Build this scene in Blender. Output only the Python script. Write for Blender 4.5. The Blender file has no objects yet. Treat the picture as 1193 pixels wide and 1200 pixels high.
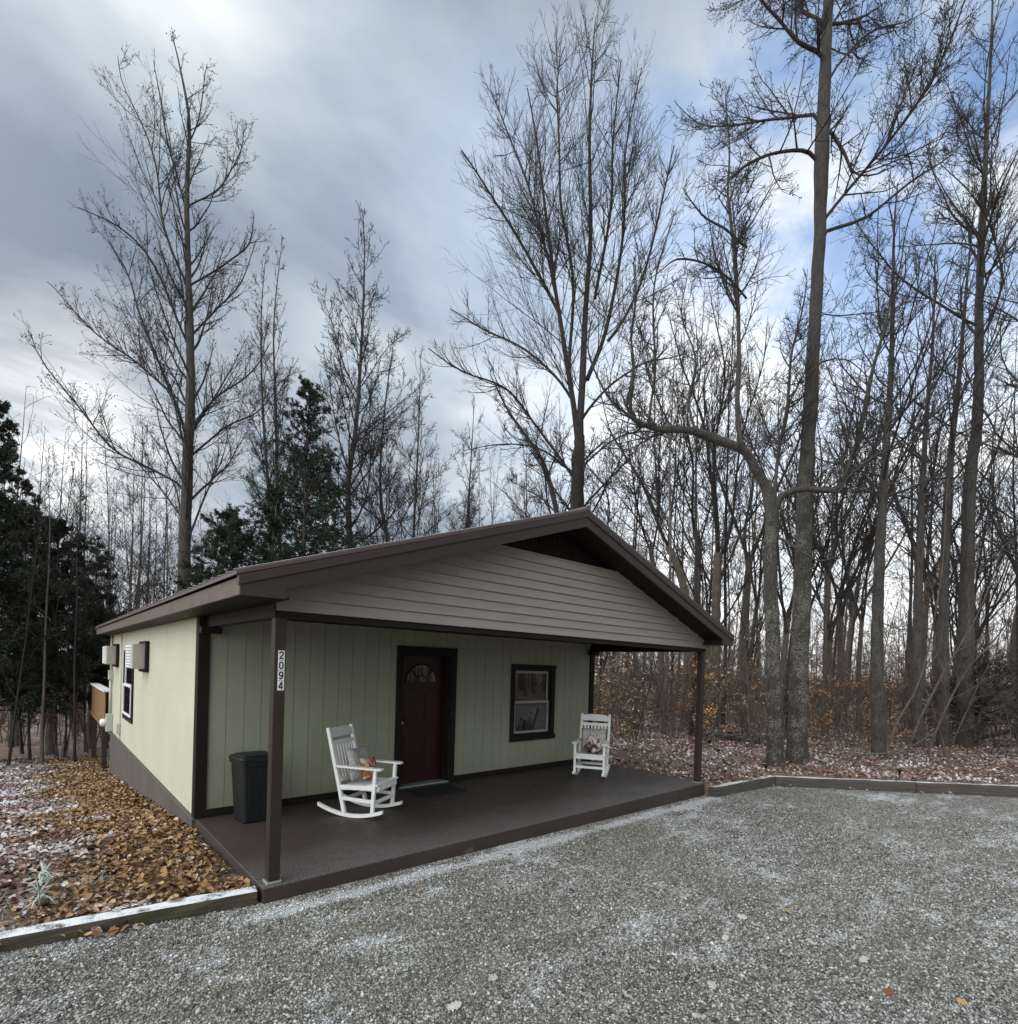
import bpy, bmesh, math, random
import numpy as np
from mathutils import Vector, Matrix
random.seed(7)
S = bpy.context.scene
COL = S.collection

# ------------------------------------------------------------------ camera
F, HY = 627.128, 785.489              # focal length and horizon, in pixels of a 1193 x 1200 picture
PITCH, ROLL, YAW = -0.007, 0.031, -0.725
C0 = np.array([-1.44, -4.59, 1.893])
_fw = np.array([math.sin(-YAW), math.cos(YAW), 0.0]); _rt = np.array([math.cos(YAW), math.sin(YAW), 0.0]); _up = np.array([0, 0, 1.0])
FW = _fw*math.cos(PITCH) + _up*math.sin(PITCH); _u2 = _up*math.cos(PITCH) - _fw*math.sin(PITCH)
RT = _rt*math.cos(ROLL) + _u2*math.sin(ROLL); UP = -_rt*math.sin(ROLL) + _u2*math.cos(ROLL)
cd = bpy.data.cameras.new('camera'); cam = bpy.data.objects.new('camera', cd); COL.objects.link(cam)
cam.matrix_world = Matrix(((RT[0], UP[0], -FW[0], C0[0]), (RT[1], UP[1], -FW[1], C0[1]), (RT[2], UP[2], -FW[2], C0[2]), (0, 0, 0, 1)))
cd.sensor_fit = 'VERTICAL'; cd.sensor_height = 36; cd.lens = F/1200*36; cd.shift_y = (HY-600)/1200
cd.clip_start = 0.05; cd.clip_end = 2000
S.camera = cam

def ray(u, v): return FW + RT*(u-596.5)/F + UP*(HY-v)/F
def at(u, v, d): return C0 + ray(u, v)*d
def nrm(a): return a/np.linalg.norm(a)

# ------------------------------------------------------------------ sky, sun, exposure
SUN_DIR = nrm(ray(70, 545))
sun_el = math.asin(SUN_DIR[2]); sun_az = math.atan2(SUN_DIR[0], SUN_DIR[1])
W = bpy.data.worlds.new('World'); S.world = W; W.use_nodes = True
nt = W.node_tree; nt.nodes.clear()
class NT:
    """small helper to write node graphs"""
    def __init__(s, t): s.t = t
    def n(s, typ, **kw):
        x = s.t.nodes.new(typ)
        for k, v in kw.items():
            if k.startswith('i_'):
                key = k[2:]
                key = int(key) if key.isdigit() else key.replace('_', ' ')
                s.set(x, key, v)
            else: setattr(x, k, v)
        return x
    def set(s, node, key, v):
        if isinstance(v, bpy.types.NodeSocket): s.t.links.new(v, node.inputs[key])
        else:
            if isinstance(v, (tuple, list)) and len(v) == 3 and node.inputs[key].type == 'RGBA': v = (*v, 1)
            node.inputs[key].default_value = v
    def m(s, op, a, b=None, c=None, clamp=False):
        x = s.t.nodes.new('ShaderNodeMath'); x.operation = op; x.use_clamp = clamp
        for i, v in enumerate((a, b, c)):
            if v is not None: s.set(x, i, v)
        return x.outputs[0]
    def v(s, op, a, b=None):
        x = s.t.nodes.new('ShaderNodeVectorMath'); x.operation = op
        s.set(x, 0, a)
        if b is not None: s.set(x, 3 if op == 'SCALE' else 1, b)
        return x.outputs['Value'] if op in ('DOT_PRODUCT', 'LENGTH', 'DISTANCE') else x.outputs[0]
    def mix(s, f, a, b, blend='MIX'):
        x = s.t.nodes.new('ShaderNodeMix'); x.data_type = 'RGBA'; x.blend_type = blend
        s.set(x, 0, f); s.set(x, 6, a); s.set(x, 7, b)
        return x.outputs[2]
    def ramp(s, f, *stops):
        x = s.t.nodes.new('ShaderNodeValToRGB'); e = x.color_ramp.elements
        while len(e) < len(stops): e.new(0.5)
        for i, (p, c) in enumerate(stops):
            e[i].position = p; e[i].color = (*c, 1) if isinstance(c, (tuple, list)) else (c, c, c, 1)
        s.set(x, 0, f); return x.outputs[0]
    def noise(s, vec, scale, detail=4, rough=.55, dist=0.0, out='Fac'):
        x = s.n('ShaderNodeTexNoise'); s.set(x, 'Vector', vec); s.set(x, 'Scale', scale); s.set(x, 'Detail', detail)
        s.set(x, 'Roughness', rough); s.set(x, 'Distortion', dist); return x.outputs[out]
    def rng(s, v, a, b, c=0.0, d=1.0):
        x = s.n('ShaderNodeMapRange', interpolation_type='SMOOTHSTEP'); 
        for i, q in enumerate((v, a, b, c, d)): s.set(x, i, q)
        return x.outputs[0]

g = NT(nt)
tc = g.n('ShaderNodeTexCoord'); D = g.v('NORMALIZE', tc.outputs['Generated'])
sky = g.n('ShaderNodeTexSky', sky_type='NISHITA', sun_disc=False, sun_elevation=sun_el, sun_rotation=sun_az, air_density=1.0, dust_density=0.6, ozone_density=2.0)
sep = g.n('ShaderNodeSeparateXYZ'); g.set(sep, 0, D); ez = sep.outputs[2]
zc = g.m('ADD', g.m('MAXIMUM', ez, 0.0), 0.22)
comb = g.n('ShaderNodeCombineXYZ'); g.set(comb, 0, g.m('DIVIDE', sep.outputs[0], zc)); g.set(comb, 1, g.m('DIVIDE', sep.outputs[1], zc))
cv = comb.outputs[0]
def lobe(u, v, sharp, d=None):
    dd = tuple(nrm(ray(u, v)) if d is None else nrm(np.array(d, float)))
    return g.m('POWER', g.m('MAXIMUM', g.v('DOT_PRODUCT', D, dd), 0.0), sharp)
n1 = g.noise(cv, 0.85, 6, .52, .5)
n2 = g.noise(g.v('ADD', cv, (7.3, 2.1, 0)), 2.3, 5, .55, .3)
cl = g.m('ADD', g.m('MULTIPLY', n1, 1.05), g.m('MULTIPLY', n2, .42)); cl = g.m('SUBTRACT', g.m('MULTIPLY', cl, 1.12), .323)
bright = g.m('ADD', cl, g.m('MULTIPLY', lobe(980, 500, 6), .46))
bright = g.m('ADD', bright, g.m('MULTIPLY', lobe(170, 20, 80), .15))
bright = g.m('SUBTRACT', bright, g.m('MULTIPLY', lobe(30, 230, 30), .15))
bright = g.m('SUBTRACT', bright, g.m('MULTIPLY', lobe(480, 250, 22), .05))
bright = g.m('ADD', bright, g.m('MULTIPLY', lobe(0, 0, 2.0, (-.85, -.55, .55)), .26))  # out-of-frame sky brightened as added fill
bright = g.m('ADD', bright, g.m('MULTIPLY', g.rng(ez, .05, .42, 1, 0), .10))
cloud = g.ramp(bright, (.35, (.128, .158, .206)), (.47, (.200, .236, .280)), (.60, (.31, .352, .388)), (.77, (.53, .56, .585)), (.94, (.70, .71, .72)))
gl = g.rng(g.noise(g.v('MULTIPLY', D, (6, 6, 22)), 1.0, 4, .55, .4), .35, .65, .25, 1)
cloud = g.mix(g.m('MULTIPLY', g.m('MULTIPLY', lobe(85, 535, 110), .95), gl), cloud, (.66, .66, .65))
cloud = g.mix(g.m('MULTIPLY', g.m('MULTIPLY', lobe(92, 533, 1200), .8), gl), cloud, (.95, .93, .90))
# fill light added to the unseen sky behind and left of the camera
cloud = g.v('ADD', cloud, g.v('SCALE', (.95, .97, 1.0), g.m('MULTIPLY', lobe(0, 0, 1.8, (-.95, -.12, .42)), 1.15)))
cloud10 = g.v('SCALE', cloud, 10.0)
hole = g.m('MULTIPLY', lobe(1110, 45, 10), g.rng(g.noise(g.v('ADD', cv, (3.1, 5.2, 0)), 2.1, 6, .6, .4), .36, .58))
hole = g.m('MULTIPLY', hole, .95, clamp=True)
skyc = g.v('MULTIPLY', sky.outputs[0], (1.35, 1.5, 1.7))
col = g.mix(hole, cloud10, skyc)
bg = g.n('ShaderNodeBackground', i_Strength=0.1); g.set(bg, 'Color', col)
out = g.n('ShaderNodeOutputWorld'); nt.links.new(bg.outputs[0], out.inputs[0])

sl = bpy.data.lights.new('sun', 'SUN'); sl.energy = 0.9; sl.angle = math.radians(22); sl.color = (1, .95, .88)
so = bpy.data.objects.new('sun', sl); COL.objects.link(so)
so.rotation_euler = Vector(tuple(SUN_DIR)).to_track_quat('Z', 'Y').to_euler()
S.view_settings.view_transform = 'Standard'; S.view_settings.look = 'None'; S.view_settings.gamma = 1
S.view_settings.exposure = 0.95
S.cycles.max_bounces = 6; S.cycles.diffuse_bounces = 4; S.cycles.transparent_max_bounces = 8

# ------------------------------------------------------------------ helpers
def lin(r, g_, b): return tuple(((c/255)/12.92 if c/255 <= .04045 else ((c/255+.055)/1.055)**2.4) for c in (r, g_, b))
MATS = {}
def mat(name, fn):
    m = bpy.data.materials.new(name); m.use_nodes = True; t = m.node_tree; t.nodes.clear()
    q = NT(t); p = q.n('ShaderNodeBsdfPrincipled'); o = q.n('ShaderNodeOutputMaterial'); t.links.new(p.outputs[0], o.inputs[0])
    q.p = p; q.obj = q.n('ShaderNodeTexCoord').outputs['Object']; q.geo = q.n('ShaderNodeNewGeometry')
    fn(q); MATS[name] = m; return m
def bump(q, h, s=.3, d=.01, nrm_=None):
    b = q.n('ShaderNodeBump'); q.set(b, 'Height', h); q.set(b, 'Strength', s); q.set(b, 'Distance', d)
    q.set(q.p, 'Normal', b.outputs[0])
def plain(name, c, rough=.6, var=.12, scale=8, bs=.15, bd=.003, bscale=60, spec=.3, metal=0):
    def fn(q):
        n = q.noise(q.obj, scale, 5, .6)
        k = q.ramp(n, (.3, tuple(x*(1-var) for x in c)), (.7, tuple(x*(1+var) for x in c)))
        q.set(q.p, 'Base Color', k); q.set(q.p, 'Roughness', rough); q.set(q.p, 'Specular IOR Level', spec); q.set(q.p, 'Metallic', metal)
        bump(q, q.noise(q.obj, bscale, 4, .6), bs, bd)
    return mat(name, fn)

def tag(o, label=None, cat=None, group=None, kind=None):
    if label: o['label'] = label
    if cat: o['category'] = cat
    if group: o['group'] = group
    if kind: o['kind'] = kind
    return o
def empty(name, loc=(0, 0, 0), rz=0, label=None, cat=None, group=None):
    o = bpy.data.objects.new(name, None); o.empty_display_size = .1; COL.objects.link(o)
    o.location = Vector(tuple(loc)); o.rotation_euler = (0, 0, rz); return tag(o, label, cat, group)
def link_mesh(name, me, parent=None, label=None, cat=None, group=None, kind=None):
    o = bpy.data.objects.new(name, me); COL.objects.link(o)
    if parent: o.parent = parent
    return tag(o, label, cat, group, kind)
def np_mesh(name, V, faces, m, smooth=False, mi=None):
    """faces: list of (n,k) index arrays"""
    me = bpy.data.meshes.new(name); V = np.asarray(V, np.float32)
    me.vertices.add(len(V)); me.vertices.foreach_set('co', V.ravel())
    faces = [np.asarray(f, np.int32) for f in faces if len(f)]
    nl = sum(f.size for f in faces); nf = sum(len(f) for f in faces)
    me.loops.add(nl); me.polygons.add(nf)
    me.loops.foreach_set('vertex_index', np.concatenate([f.ravel() for f in faces]))
    tot = np.concatenate([np.full(len(f), f.shape[1], np.int32) for f in faces])
    st = np.concatenate([[0], np.cumsum(tot)[:-1]]).astype(np.int32)
    me.polygons.foreach_set('loop_start', st); me.polygons.foreach_set('loop_total', tot)
    if smooth: me.polygons.foreach_set('use_smooth', np.ones(nf, bool))
    for x in (m if isinstance(m, (list, tuple)) else [m]): me.materials.append(x)
    if mi is not None: me.polygons.foreach_set('material_index', np.asarray(mi, np.int32))
    me.update(calc_edges=True); return me

class MB:
    """collects shapes into one mesh"""
    def __init__(s): s.bm = bmesh.new(); s.mi = 0
    def _done(s, fs):
        for f in fs: f.material_index = s.mi
    def box(s, x0, x1, y0, y1, z0, z1, bev=0.0, M=None):
        t = bmesh.new(); bmesh.ops.create_cube(t, size=1)
        for v in t.verts: v.co = Vector(((x0+x1)/2+v.co.x*(x1-x0), (y0+y1)/2+v.co.y*(y1-y0), (z0+z1)/2+v.co.z*(z1-z0)))
        if bev: bmesh.ops.bevel(t, geom=list(t.edges), offset=bev, segments=2, affect='EDGES', profile=.5)
        return s.add(t, M)
    def add(s, t, M=None):
        mp = {}
        for v in t.verts: mp[v] = s.bm.verts.new(M @ v.co if M else v.co)
        for f in t.faces:
            try: nf = s.bm.faces.new([mp[v] for v in f.verts]); nf.material_index = s.mi; nf.smooth = f.smooth
            except ValueError: pass
        t.free(); return s
    def prism(s, pts, a, b, axis='y', bev=0, M=None):
        """polygon pts in the two other axes, extruded from a to b"""
        t = bmesh.new()
        def mk(p, q): return {'y': (p[0], q, p[1]), 'x': (q, p[0], p[1]), 'z': (p[0], p[1], q)}[axis]
        A = [t.verts.new(mk(p, a)) for p in pts]; B = [t.verts.new(mk(p, b)) for p in pts]
        t.faces.new(A); t.faces.new(B[::-1])
        for i in range(len(pts)): t.faces.new((A[i-1], A[i], B[i], B[i-1]))
        bmesh.ops.recalc_face_normals(t, faces=t.faces)
        if bev: bmesh.ops.bevel(t, geom=list(t.edges), offset=bev, segments=2, affect='EDGES', profile=.5)
        return s.add(t, M)
    def bar(s, p, q, w, d, up=(0, 0, 1), bev=0.0):
        """rectangular bar from p to q; w is the width sideways, d the depth along up"""
        p = Vector(tuple(p)); q = Vector(tuple(q)); y = (q-p); L = y.length; y.normalize(); x = y.cross(Vector(up)).normalized(); z = x.cross(y)
        M = Matrix(((x.x, y.x, z.x, p.x), (x.y, y.y, z.y, p.y), (x.z, y.z, z.z, p.z), (0, 0, 0, 1)))
        return s.box(-w/2, w/2, 0, L, -d/2, d/2, bev, M)
    def tube(s, pts, rad, n=8, cap=True):
        P = [Vector(tuple(p)) for p in pts]; R = rad if isinstance(rad, (list, tuple)) else [rad]*len(P); t = bmesh.new(); rings = []
        u = None
        for i, p in enumerate(P):
            d = (P[min(i+1, len(P)-1)]-P[max(i-1, 0)]).normalized()
            if u is None: u = d.orthogonal().normalized()
            u = (u-d*u.dot(d)).normalized(); w = d.cross(u)
            rings.append([t.verts.new(p+(u*math.cos(2*math.pi*k/n)+w*math.sin(2*math.pi*k/n))*R[i]) for k in range(n)])
        for a, b in zip(rings, rings[1:]):
            for k in range(n): f = t.faces.new((a[k-1], a[k], b[k], b[k-1])); f.smooth = True
        if cap: t.faces.new(rings[0]); t.faces.new(rings[-1][::-1])
        bmesh.ops.recalc_face_normals(t, faces=t.faces)
        return s.add(t)
    def lathe(s, prof, n=20, c=(0, 0, 0), M=None):
        t = bmesh.new(); rings = [[t.verts.new((c[0]+r*math.cos(2*math.pi*k/n), c[1]+r*math.sin(2*math.pi*k/n), c[2]+z)) for k in range(n)] for r, z in prof]
        for a, b in zip(rings, rings[1:]):
            for k in range(n): f = t.faces.new((a[k-1], a[k], b[k], b[k-1])); f.smooth = True
        t.faces.new(rings[0][::-1]); t.faces.new(rings[-1]); return s.add(t, M)
    def quad(s, *p):
        f = s.bm.faces.new([s.bm.verts.new(Vector(tuple(q))) for q in p]); f.material_index = s.mi; return s
    def build(s, name, m, parent=None, **kw):
        me = bpy.data.meshes.new(name); s.bm.to_mesh(me); s.bm.free()
        for x in (m if isinstance(m, (list, tuple)) else [m]): me.materials.append(x)
        return link_mesh(name, me, parent, **kw)

# ------------------------------------------------------------------ materials
def frost(q, base, amt=.5, scale=3.0, white=(.80, .82, .85)):
    """thin dusting of snow on what faces up"""
    sp = q.n('ShaderNodeSeparateXYZ'); q.set(sp, 0, q.geo.outputs['Normal'])
    up = q.rng(sp.outputs[2], .55, .95)
    pos = q.geo.outputs['Position']
    n = q.m('ADD', q.m('MULTIPLY', q.noise(pos, scale, 5, .65), .7), q.m('MULTIPLY', q.noise(pos, scale*14, 3, .6), .3))
    f = q.m('MULTIPLY', up, q.rng(n, .62-amt*.4, .78-amt*.4))
    return q.mix(f, base, white)
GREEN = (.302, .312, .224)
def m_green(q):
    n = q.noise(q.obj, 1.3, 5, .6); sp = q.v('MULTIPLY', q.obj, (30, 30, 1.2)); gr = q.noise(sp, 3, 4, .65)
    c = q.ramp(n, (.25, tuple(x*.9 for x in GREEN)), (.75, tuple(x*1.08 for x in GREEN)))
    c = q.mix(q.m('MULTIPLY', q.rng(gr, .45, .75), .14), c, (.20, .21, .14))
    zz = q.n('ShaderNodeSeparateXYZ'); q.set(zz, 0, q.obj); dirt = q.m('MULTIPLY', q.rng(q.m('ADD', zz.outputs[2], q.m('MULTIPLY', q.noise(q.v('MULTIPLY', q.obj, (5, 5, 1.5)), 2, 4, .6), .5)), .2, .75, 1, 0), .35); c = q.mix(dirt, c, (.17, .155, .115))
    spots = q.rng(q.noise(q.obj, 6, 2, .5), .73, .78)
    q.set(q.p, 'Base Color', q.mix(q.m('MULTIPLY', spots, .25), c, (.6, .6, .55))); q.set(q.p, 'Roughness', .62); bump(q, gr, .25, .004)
mat('painted_wood_green', m_green)
def m_block(q):
    sw = q.n('ShaderNodeSeparateXYZ'); q.set(sw, 0, q.obj); cb = q.n('ShaderNodeCombineXYZ'); q.set(cb, 0, sw.outputs[1]); q.set(cb, 1, sw.outputs[2])
    b = q.n('ShaderNodeTexBrick', i_Scale=1.0); q.set(b, 'Vector', cb.outputs[0]); q.set(b, 'Mortar Size', .007); q.set(b, 'Mortar Smooth', .7)
    q.set(b, 'Brick Width', .405); q.set(b, 'Row Height', .203); q.set(b, 'Color1', (1, 1, 1)); q.set(b, 'Color2', (.97, .97, .97)); q.set(b, 'Mortar', (0, 0, 0))
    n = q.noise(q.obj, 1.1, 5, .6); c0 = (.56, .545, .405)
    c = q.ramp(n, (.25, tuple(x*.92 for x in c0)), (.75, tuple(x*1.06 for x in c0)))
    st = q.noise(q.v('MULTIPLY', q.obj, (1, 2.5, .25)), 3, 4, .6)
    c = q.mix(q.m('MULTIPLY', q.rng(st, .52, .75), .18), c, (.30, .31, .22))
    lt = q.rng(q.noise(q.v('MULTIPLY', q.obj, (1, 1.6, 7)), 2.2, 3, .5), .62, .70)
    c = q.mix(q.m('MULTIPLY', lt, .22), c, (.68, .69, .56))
    q.set(q.p, 'Base Color', c); q.set(q.p, 'Roughness', .6)
    h = q.m('ADD', q.m('MULTIPLY', b.outputs['Color'], .6), q.m('MULTIPLY', q.noise(q.obj, 45, 4, .6), .4)); bump(q, h, .4, .006)
mat('painted_block', m_block)
BROWN = (.030, .0215, .0165)
plain('brown_trim', BROWN, .5, .15, 5, .2, .002, 70, .35)
plain('dark_brown', (.0150, .0105, .0090), .6, .15, 5, .2, .002, 70, .18)
plain('fascia_brown', (.115, .088, .066), .55, .14, 4, .15, .002, 60, .35)
plain('rake_brown', (.036, .0265, .020), .5, .14, 4, .15, .002, 60, .35)
plain('metal_red_brown', (.036, .0225, .018), .5, .12, 3, .05, .001, 80, .5)
def m_vinyl(q):
    c0 = (.262, .230, .200); n = q.noise(q.v('MULTIPLY', q.obj, (1.2, 1, 8)), 1.5, 5, .6)
    q.set(q.p, 'Base Color', q.ramp(n, (.3, tuple(x*.9 for x in c0)), (.7, tuple(x*1.08 for x in c0)))); q.set(q.p, 'Roughness', .48)
    bump(q, q.noise(q.v('MULTIPLY', q.obj, (4, 1, 60)), 2, 3, .6), .12, .002)
mat('vinyl_siding', m_vinyl)
def m_roof(q):
    q.set(q.p, 'Base Color', frost(q, (.085, .055, .05), .95, 1.5)); q.set(q.p, 'Roughness', .45)
mat('roof_metal', m_roof)
def m_found(q):
    c0 = (.098, .081, .063); n = q.noise(q.obj, 1.5, 6, .65)
    c = q.ramp(n, (.3, tuple(x*.78 for x in c0)), (.7, tuple(x*1.2 for x in c0)))
    st = q.noise(q.v('MULTIPLY', q.obj, (2, 2, .4)), 4, 4, .6); c = q.mix(q.m('MULTIPLY', q.rng(st, .55, .75), .4), c, (.05, .043, .038))
    q.set(q.p, 'Base Color', c); q.set(q.p, 'Roughness', .75); bump(q, q.noise(q.obj, 35, 5, .6), .35, .006)
mat('painted_foundation', m_found)
def m_slab(q):
    sp = q.n('ShaderNodeSeparateXYZ'); q.set(sp, 0, q.obj)
    n = q.noise(q.obj, .9, 6, .65, .4); n2 = q.noise(q.obj, 9, 5, .7)
    c = q.ramp(n, (.3, (.042, .031, .026)), (.7, (.064, .050, .043)))
    c = q.mix(q.m('MULTIPLY', q.rng(n2, .50, .72), .30), c, (.045, .036, .032))
    worn = q.m('MULTIPLY', q.rng(q.noise(q.v('MULTIPLY', q.obj, (1, 1.6, 1)), 2.6, 4, .6), .66, .74), .28)
    c = q.mix(worn, c, (.26, .24, .22))
    edge = q.rng(q.m('ADD', sp.outputs[1], q.m('MULTIPLY', q.noise(q.obj, 1.2, 4, .6), -.9)), -.45, .55, 1, 0)
    up = q.n('ShaderNodeSeparateXYZ'); q.set(up, 0, q.geo.outputs['Normal'])
    dust = q.m('MULTIPLY', q.m('MULTIPLY', edge, q.rng(q.noise(q.obj, 70, 4, .7), .42, .68)), q.m('MULTIPLY', q.rng(up.outputs[2], .7, .95), .36))
    c = q.mix(dust, c, (.62, .62, .62))
    q.set(q.p, 'Base Color', c); q.set(q.p, 'Roughness', q.ramp(n2, (.3, .42), (.7, .62))); q.set(q.p, 'Specular IOR Level', .25)
    bump(q, q.noise(q.obj, 25, 5, .65), .2, .004)
mat('painted_concrete', m_slab)
def m_glass(q):
    q.set(q.p, 'Base Color', (.012, .013, .014)); q.set(q.p, 'Roughness', .03); q.set(q.p, 'Specular IOR Level', .9); q.set(q.p, 'IOR', 1.6)
    bump(q, q.noise(q.obj, 3, 2, .5), .05, .01)
mat('window_glass', m_glass)
plain('white_paint', (.80, .80, .77), .42, .05, 9, .1, .001, 80, .4)
plain('sash_beige', (.36, .33, .29), .45, .06)
plain('door_red', (.028, .0036, .0045), .42, .2, 6, .1, .001, 60, .35)
plain('bin_plastic', (.006, .007, .0075), .5, .2, 20, .25, .001, 200, .45)
plain('steel', (.55, .53, .5), .3, .05, metal=.9)
plain('black_plastic', (.012, .012, .012), .5)
plain('mat_rubber', (.014, .015, .017), .85, .3, 60, .8, .006, 180)
plain('galvanised', (.42, .43, .42), .45, .12, 12, metal=.6)
plain('beige_metal', (.40, .36, .31), .5, .08)
plain('meter_grey', (.46, .48, .42), .5, .08)
plain('label_white', (.78, .78, .75), .5, .04)
plain('black_paint', (.012, .012, .012), .5, .05)
def m_wood(q):
    gr = q.noise(q.v('MULTIPLY', q.obj, (14, 14, 1.2)), 3, 4, .6); q.set(q.p, 'Base Color', q.ramp(gr, (.3, (.16, .08, .035)), (.7, (.30, .17, .08)))); q.set(q.p, 'Roughness', .75); bump(q, gr, .3, .004)
mat('deck_wood', m_wood)
plain('deck_post_wood', (.055, .040, .03), .8, .3, 6, .4, .004, 40)
def m_timber(q):
    gr = q.noise(q.v('MULTIPLY', q.obj, (1.2, 18, 18)), 2.2, 5, .65); c = q.ramp(gr, (.3, (.028, .023, .014)), (.7, (.085, .068, .048)))
    moss = q.rng(q.noise(q.obj, 7, 5, .7), .46, .62); c = q.mix(q.m('MULTIPLY', moss, .7), c, (.045, .047, .012))
    q.set(q.p, 'Base Color', frost(q, c, .60, 7.0)); q.set(q.p, 'Roughness', .85); bump(q, gr, .7, .012)
mat('mossy_timber', m_timber)
def m_timber2(q):
    gr = q.noise(q.v('MULTIPLY', q.obj, (1.2, 18, 18)), 2.2, 5, .65); c = q.ramp(gr, (.3, (.045, .036, .030)), (.7, (.10, .085, .072)))
    q.set(q.p, 'Base Color', frost(q, c, .62, 2.0, (.62, .62, .60))); q.set(q.p, 'Roughness', .85); bump(q, gr, .6, .01)
mat('brown_timber', m_timber2)
def m_ground(q):
    P = q.geo.outputs['Position']
    n = q.noise(P, .5, 6, .65); f = q.noise(P, 22, 4, .7)
    c = q.ramp(f, (.28, (.050, .032, .022)), (.45, (.14, .085, .055)), (.6, (.23, .155, .105)), (.72, (.34, .27, .22)))
    c = q.mix(q.m('MULTIPLY', q.rng(n, .5, .66), .22), c, (.5, .47, .46))
    q.set(q.p, 'Base Color', c); q.set(q.p, 'Roughness', .95); bump(q, f, .8, .03)
mat('leafy_soil', m_ground)
def snow_mask(q, P):
    a = q.noise(P, .55, 5, .62, .3); b = q.noise(q.v('MULTIPLY', P, (1.5, 3.0, 1)), 1.3, 6, .68, .5); c = q.noise(P, 32, 3, .7)
    k = q.m('ADD', q.m('ADD', q.m('MULTIPLY', a, .28), q.m('MULTIPLY', b, .36)), q.m('MULTIPLY', c, .36))
    # thin drift left along the foot of the porch slab, where the sweepings lie
    sp = q.n('ShaderNodeSeparateXYZ'); q.set(sp, 0, P)
    dr = q.m('ABSOLUTE', q.m('ADD', q.m('ADD', sp.outputs[1], .22), q.m('MULTIPLY', q.m('SUBTRACT', q.noise(P, 1.7, 3, .6), .5), .25)))
    dr = q.m('MULTIPLY', q.rng(dr, 0, .16, 1, 0), q.m('MULTIPLY', q.rng(sp.outputs[0], 7.4, 7.0), q.rng(sp.outputs[0], -.5, .1)))
    return q.m('ADD', k, q.m('MULTIPLY', dr, .13))
def m_gravel(q):
    P = q.geo.outputs['Position']
    v = q.n('ShaderNodeTexVoronoi', i_Scale=64.0); q.set(v, 'Vector', P)
    r = q.n('ShaderNodeSeparateColor'); q.set(r, 0, v.outputs['Color'])
    c = q.ramp(r.outputs[0], (.0, (.075, .069, .056)), (.4, (.175, .165, .140)), (.75, (.30, .284, .245)), (.96, (.58, .56, .52)))
    tint = q.noise(P, .35, 4, .6); c = q.mix(q.m('MULTIPLY', q.rng(tint, .46, .62), .45), c, (.21, .20, .135))
    gn = q.noise(P, 11, 5, .75); c = q.mix(1.0, c, q.ramp(gn, (.34, .55), (.66, 1.35)), 'MULTIPLY')
    c = q.mix(q.m('MULTIPLY', q.rng(v.outputs['Distance'], .45, .8), .6), c, (.045, .04, .035))
    s = q.rng(snow_mask(q, P), .513, .605)
    c = q.mix(q.m('MULTIPLY', s, .66), c, (.76, .77, .77))
    q.set(q.p, 'Base Color', c); q.set(q.p, 'Roughness', .85)
    bump(q, q.m('SUBTRACT', 1.0, v.outputs['Distance']), .9, .012)
mat('gravel', m_gravel)
def m_pebble(q):
    P = q.geo.outputs['Position']; r = q.geo.outputs['Random Per Island']
    c = q.ramp(r, (.0, (.036, .033, .028)), (.30, (.12, .112, .096)), (.58, (.235, .223, .195)), (.82, (.41, .397, .362)), (1.0, (.66, .645, .60)))
    tint = q.noise(P, .35, 4, .6); c = q.mix(q.m('MULTIPLY', q.rng(tint, .46, .62), .25), c, (.20, .19, .13))
    s = q.rng(snow_mask(q, P), .513, .605)
    sp = q.n('ShaderNodeSeparateXYZ'); q.set(sp, 0, q.geo.outputs['Normal'])
    c = q.mix(q.m('MULTIPLY', q.m('MULTIPLY', s, q.rng(sp.outputs[2], .1, .6)), .72), c, (.82, .84, .86))
    q.set(q.p, 'Base Color', c); q.set(q.p, 'Roughness', .8)
mat('pebbles', m_pebble)
def leafmat(name, stops, white=.0):
    def fn(q):
        r = q.geo.outputs['Random Per Island']; c = q.ramp(r, *stops)
        P = q.geo.outputs['Position']
        if white:
            f = q.rng(q.m('ADD', q.m('MULTIPLY', q.noise(P, .9, 5, .6), .65), q.m('MULTIPLY', q.noise(P, 28, 3, .6), .35)), .58-white*.2, .66-white*.1)
            c = q.mix(q.m('MULTIPLY', f, .8), c, (.78, .78, .80))
        q.set(q.p, 'Base Color', c); q.set(q.p, 'Roughness', .7)
    return mat(name, fn)
leafmat('leaves_gold', ((0, (.040, .020, .012)), (.2, (.13, .062, .027)), (.42, (.27, .14, .05)), (.65, (.40, .235, .09)), (.82, (.30, .18, .10)), (.95, (.50, .35, .18)), (1, (.58, .50, .42))), .16)
leafmat('leaves_frosted', ((0, (.05, .022, .018)), (.25, (.14, .065, .05)), (.5, (.22, .12, .09)), (.7, (.30, .18, .12)), (.85, (.42, .33, .28)), (1, (.66, .62, .60))), .55)
leafmat('leaves_wood', ((0, (.07, .038, .026)), (.25, (.17, .092, .066)), (.5, (.27, .16, .12)), (.72, (.38, .26, .20)), (.88, (.48, .39, .33)), (1, (.66, .60, .56))), .40)
leafmat('beech_leaf', ((0, (.30, .13, .045)), (.35, (.48, .23, .08)), (.7, (.62, .35, .15)), (1, (.76, .52, .28))))
leafmat('beech_leaf_pale', ((0, (.34, .20, .10)), (.35, (.52, .33, .17)), (.7, (.66, .46, .26)), (1, (.80, .64, .45))))
leafmat('cedar_leaf', ((0, (.008, .013, .007)), (.5, (.018, .029, .014)), (.85, (.033, .047, .021)), (1, (.055, .064, .030))))
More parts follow.
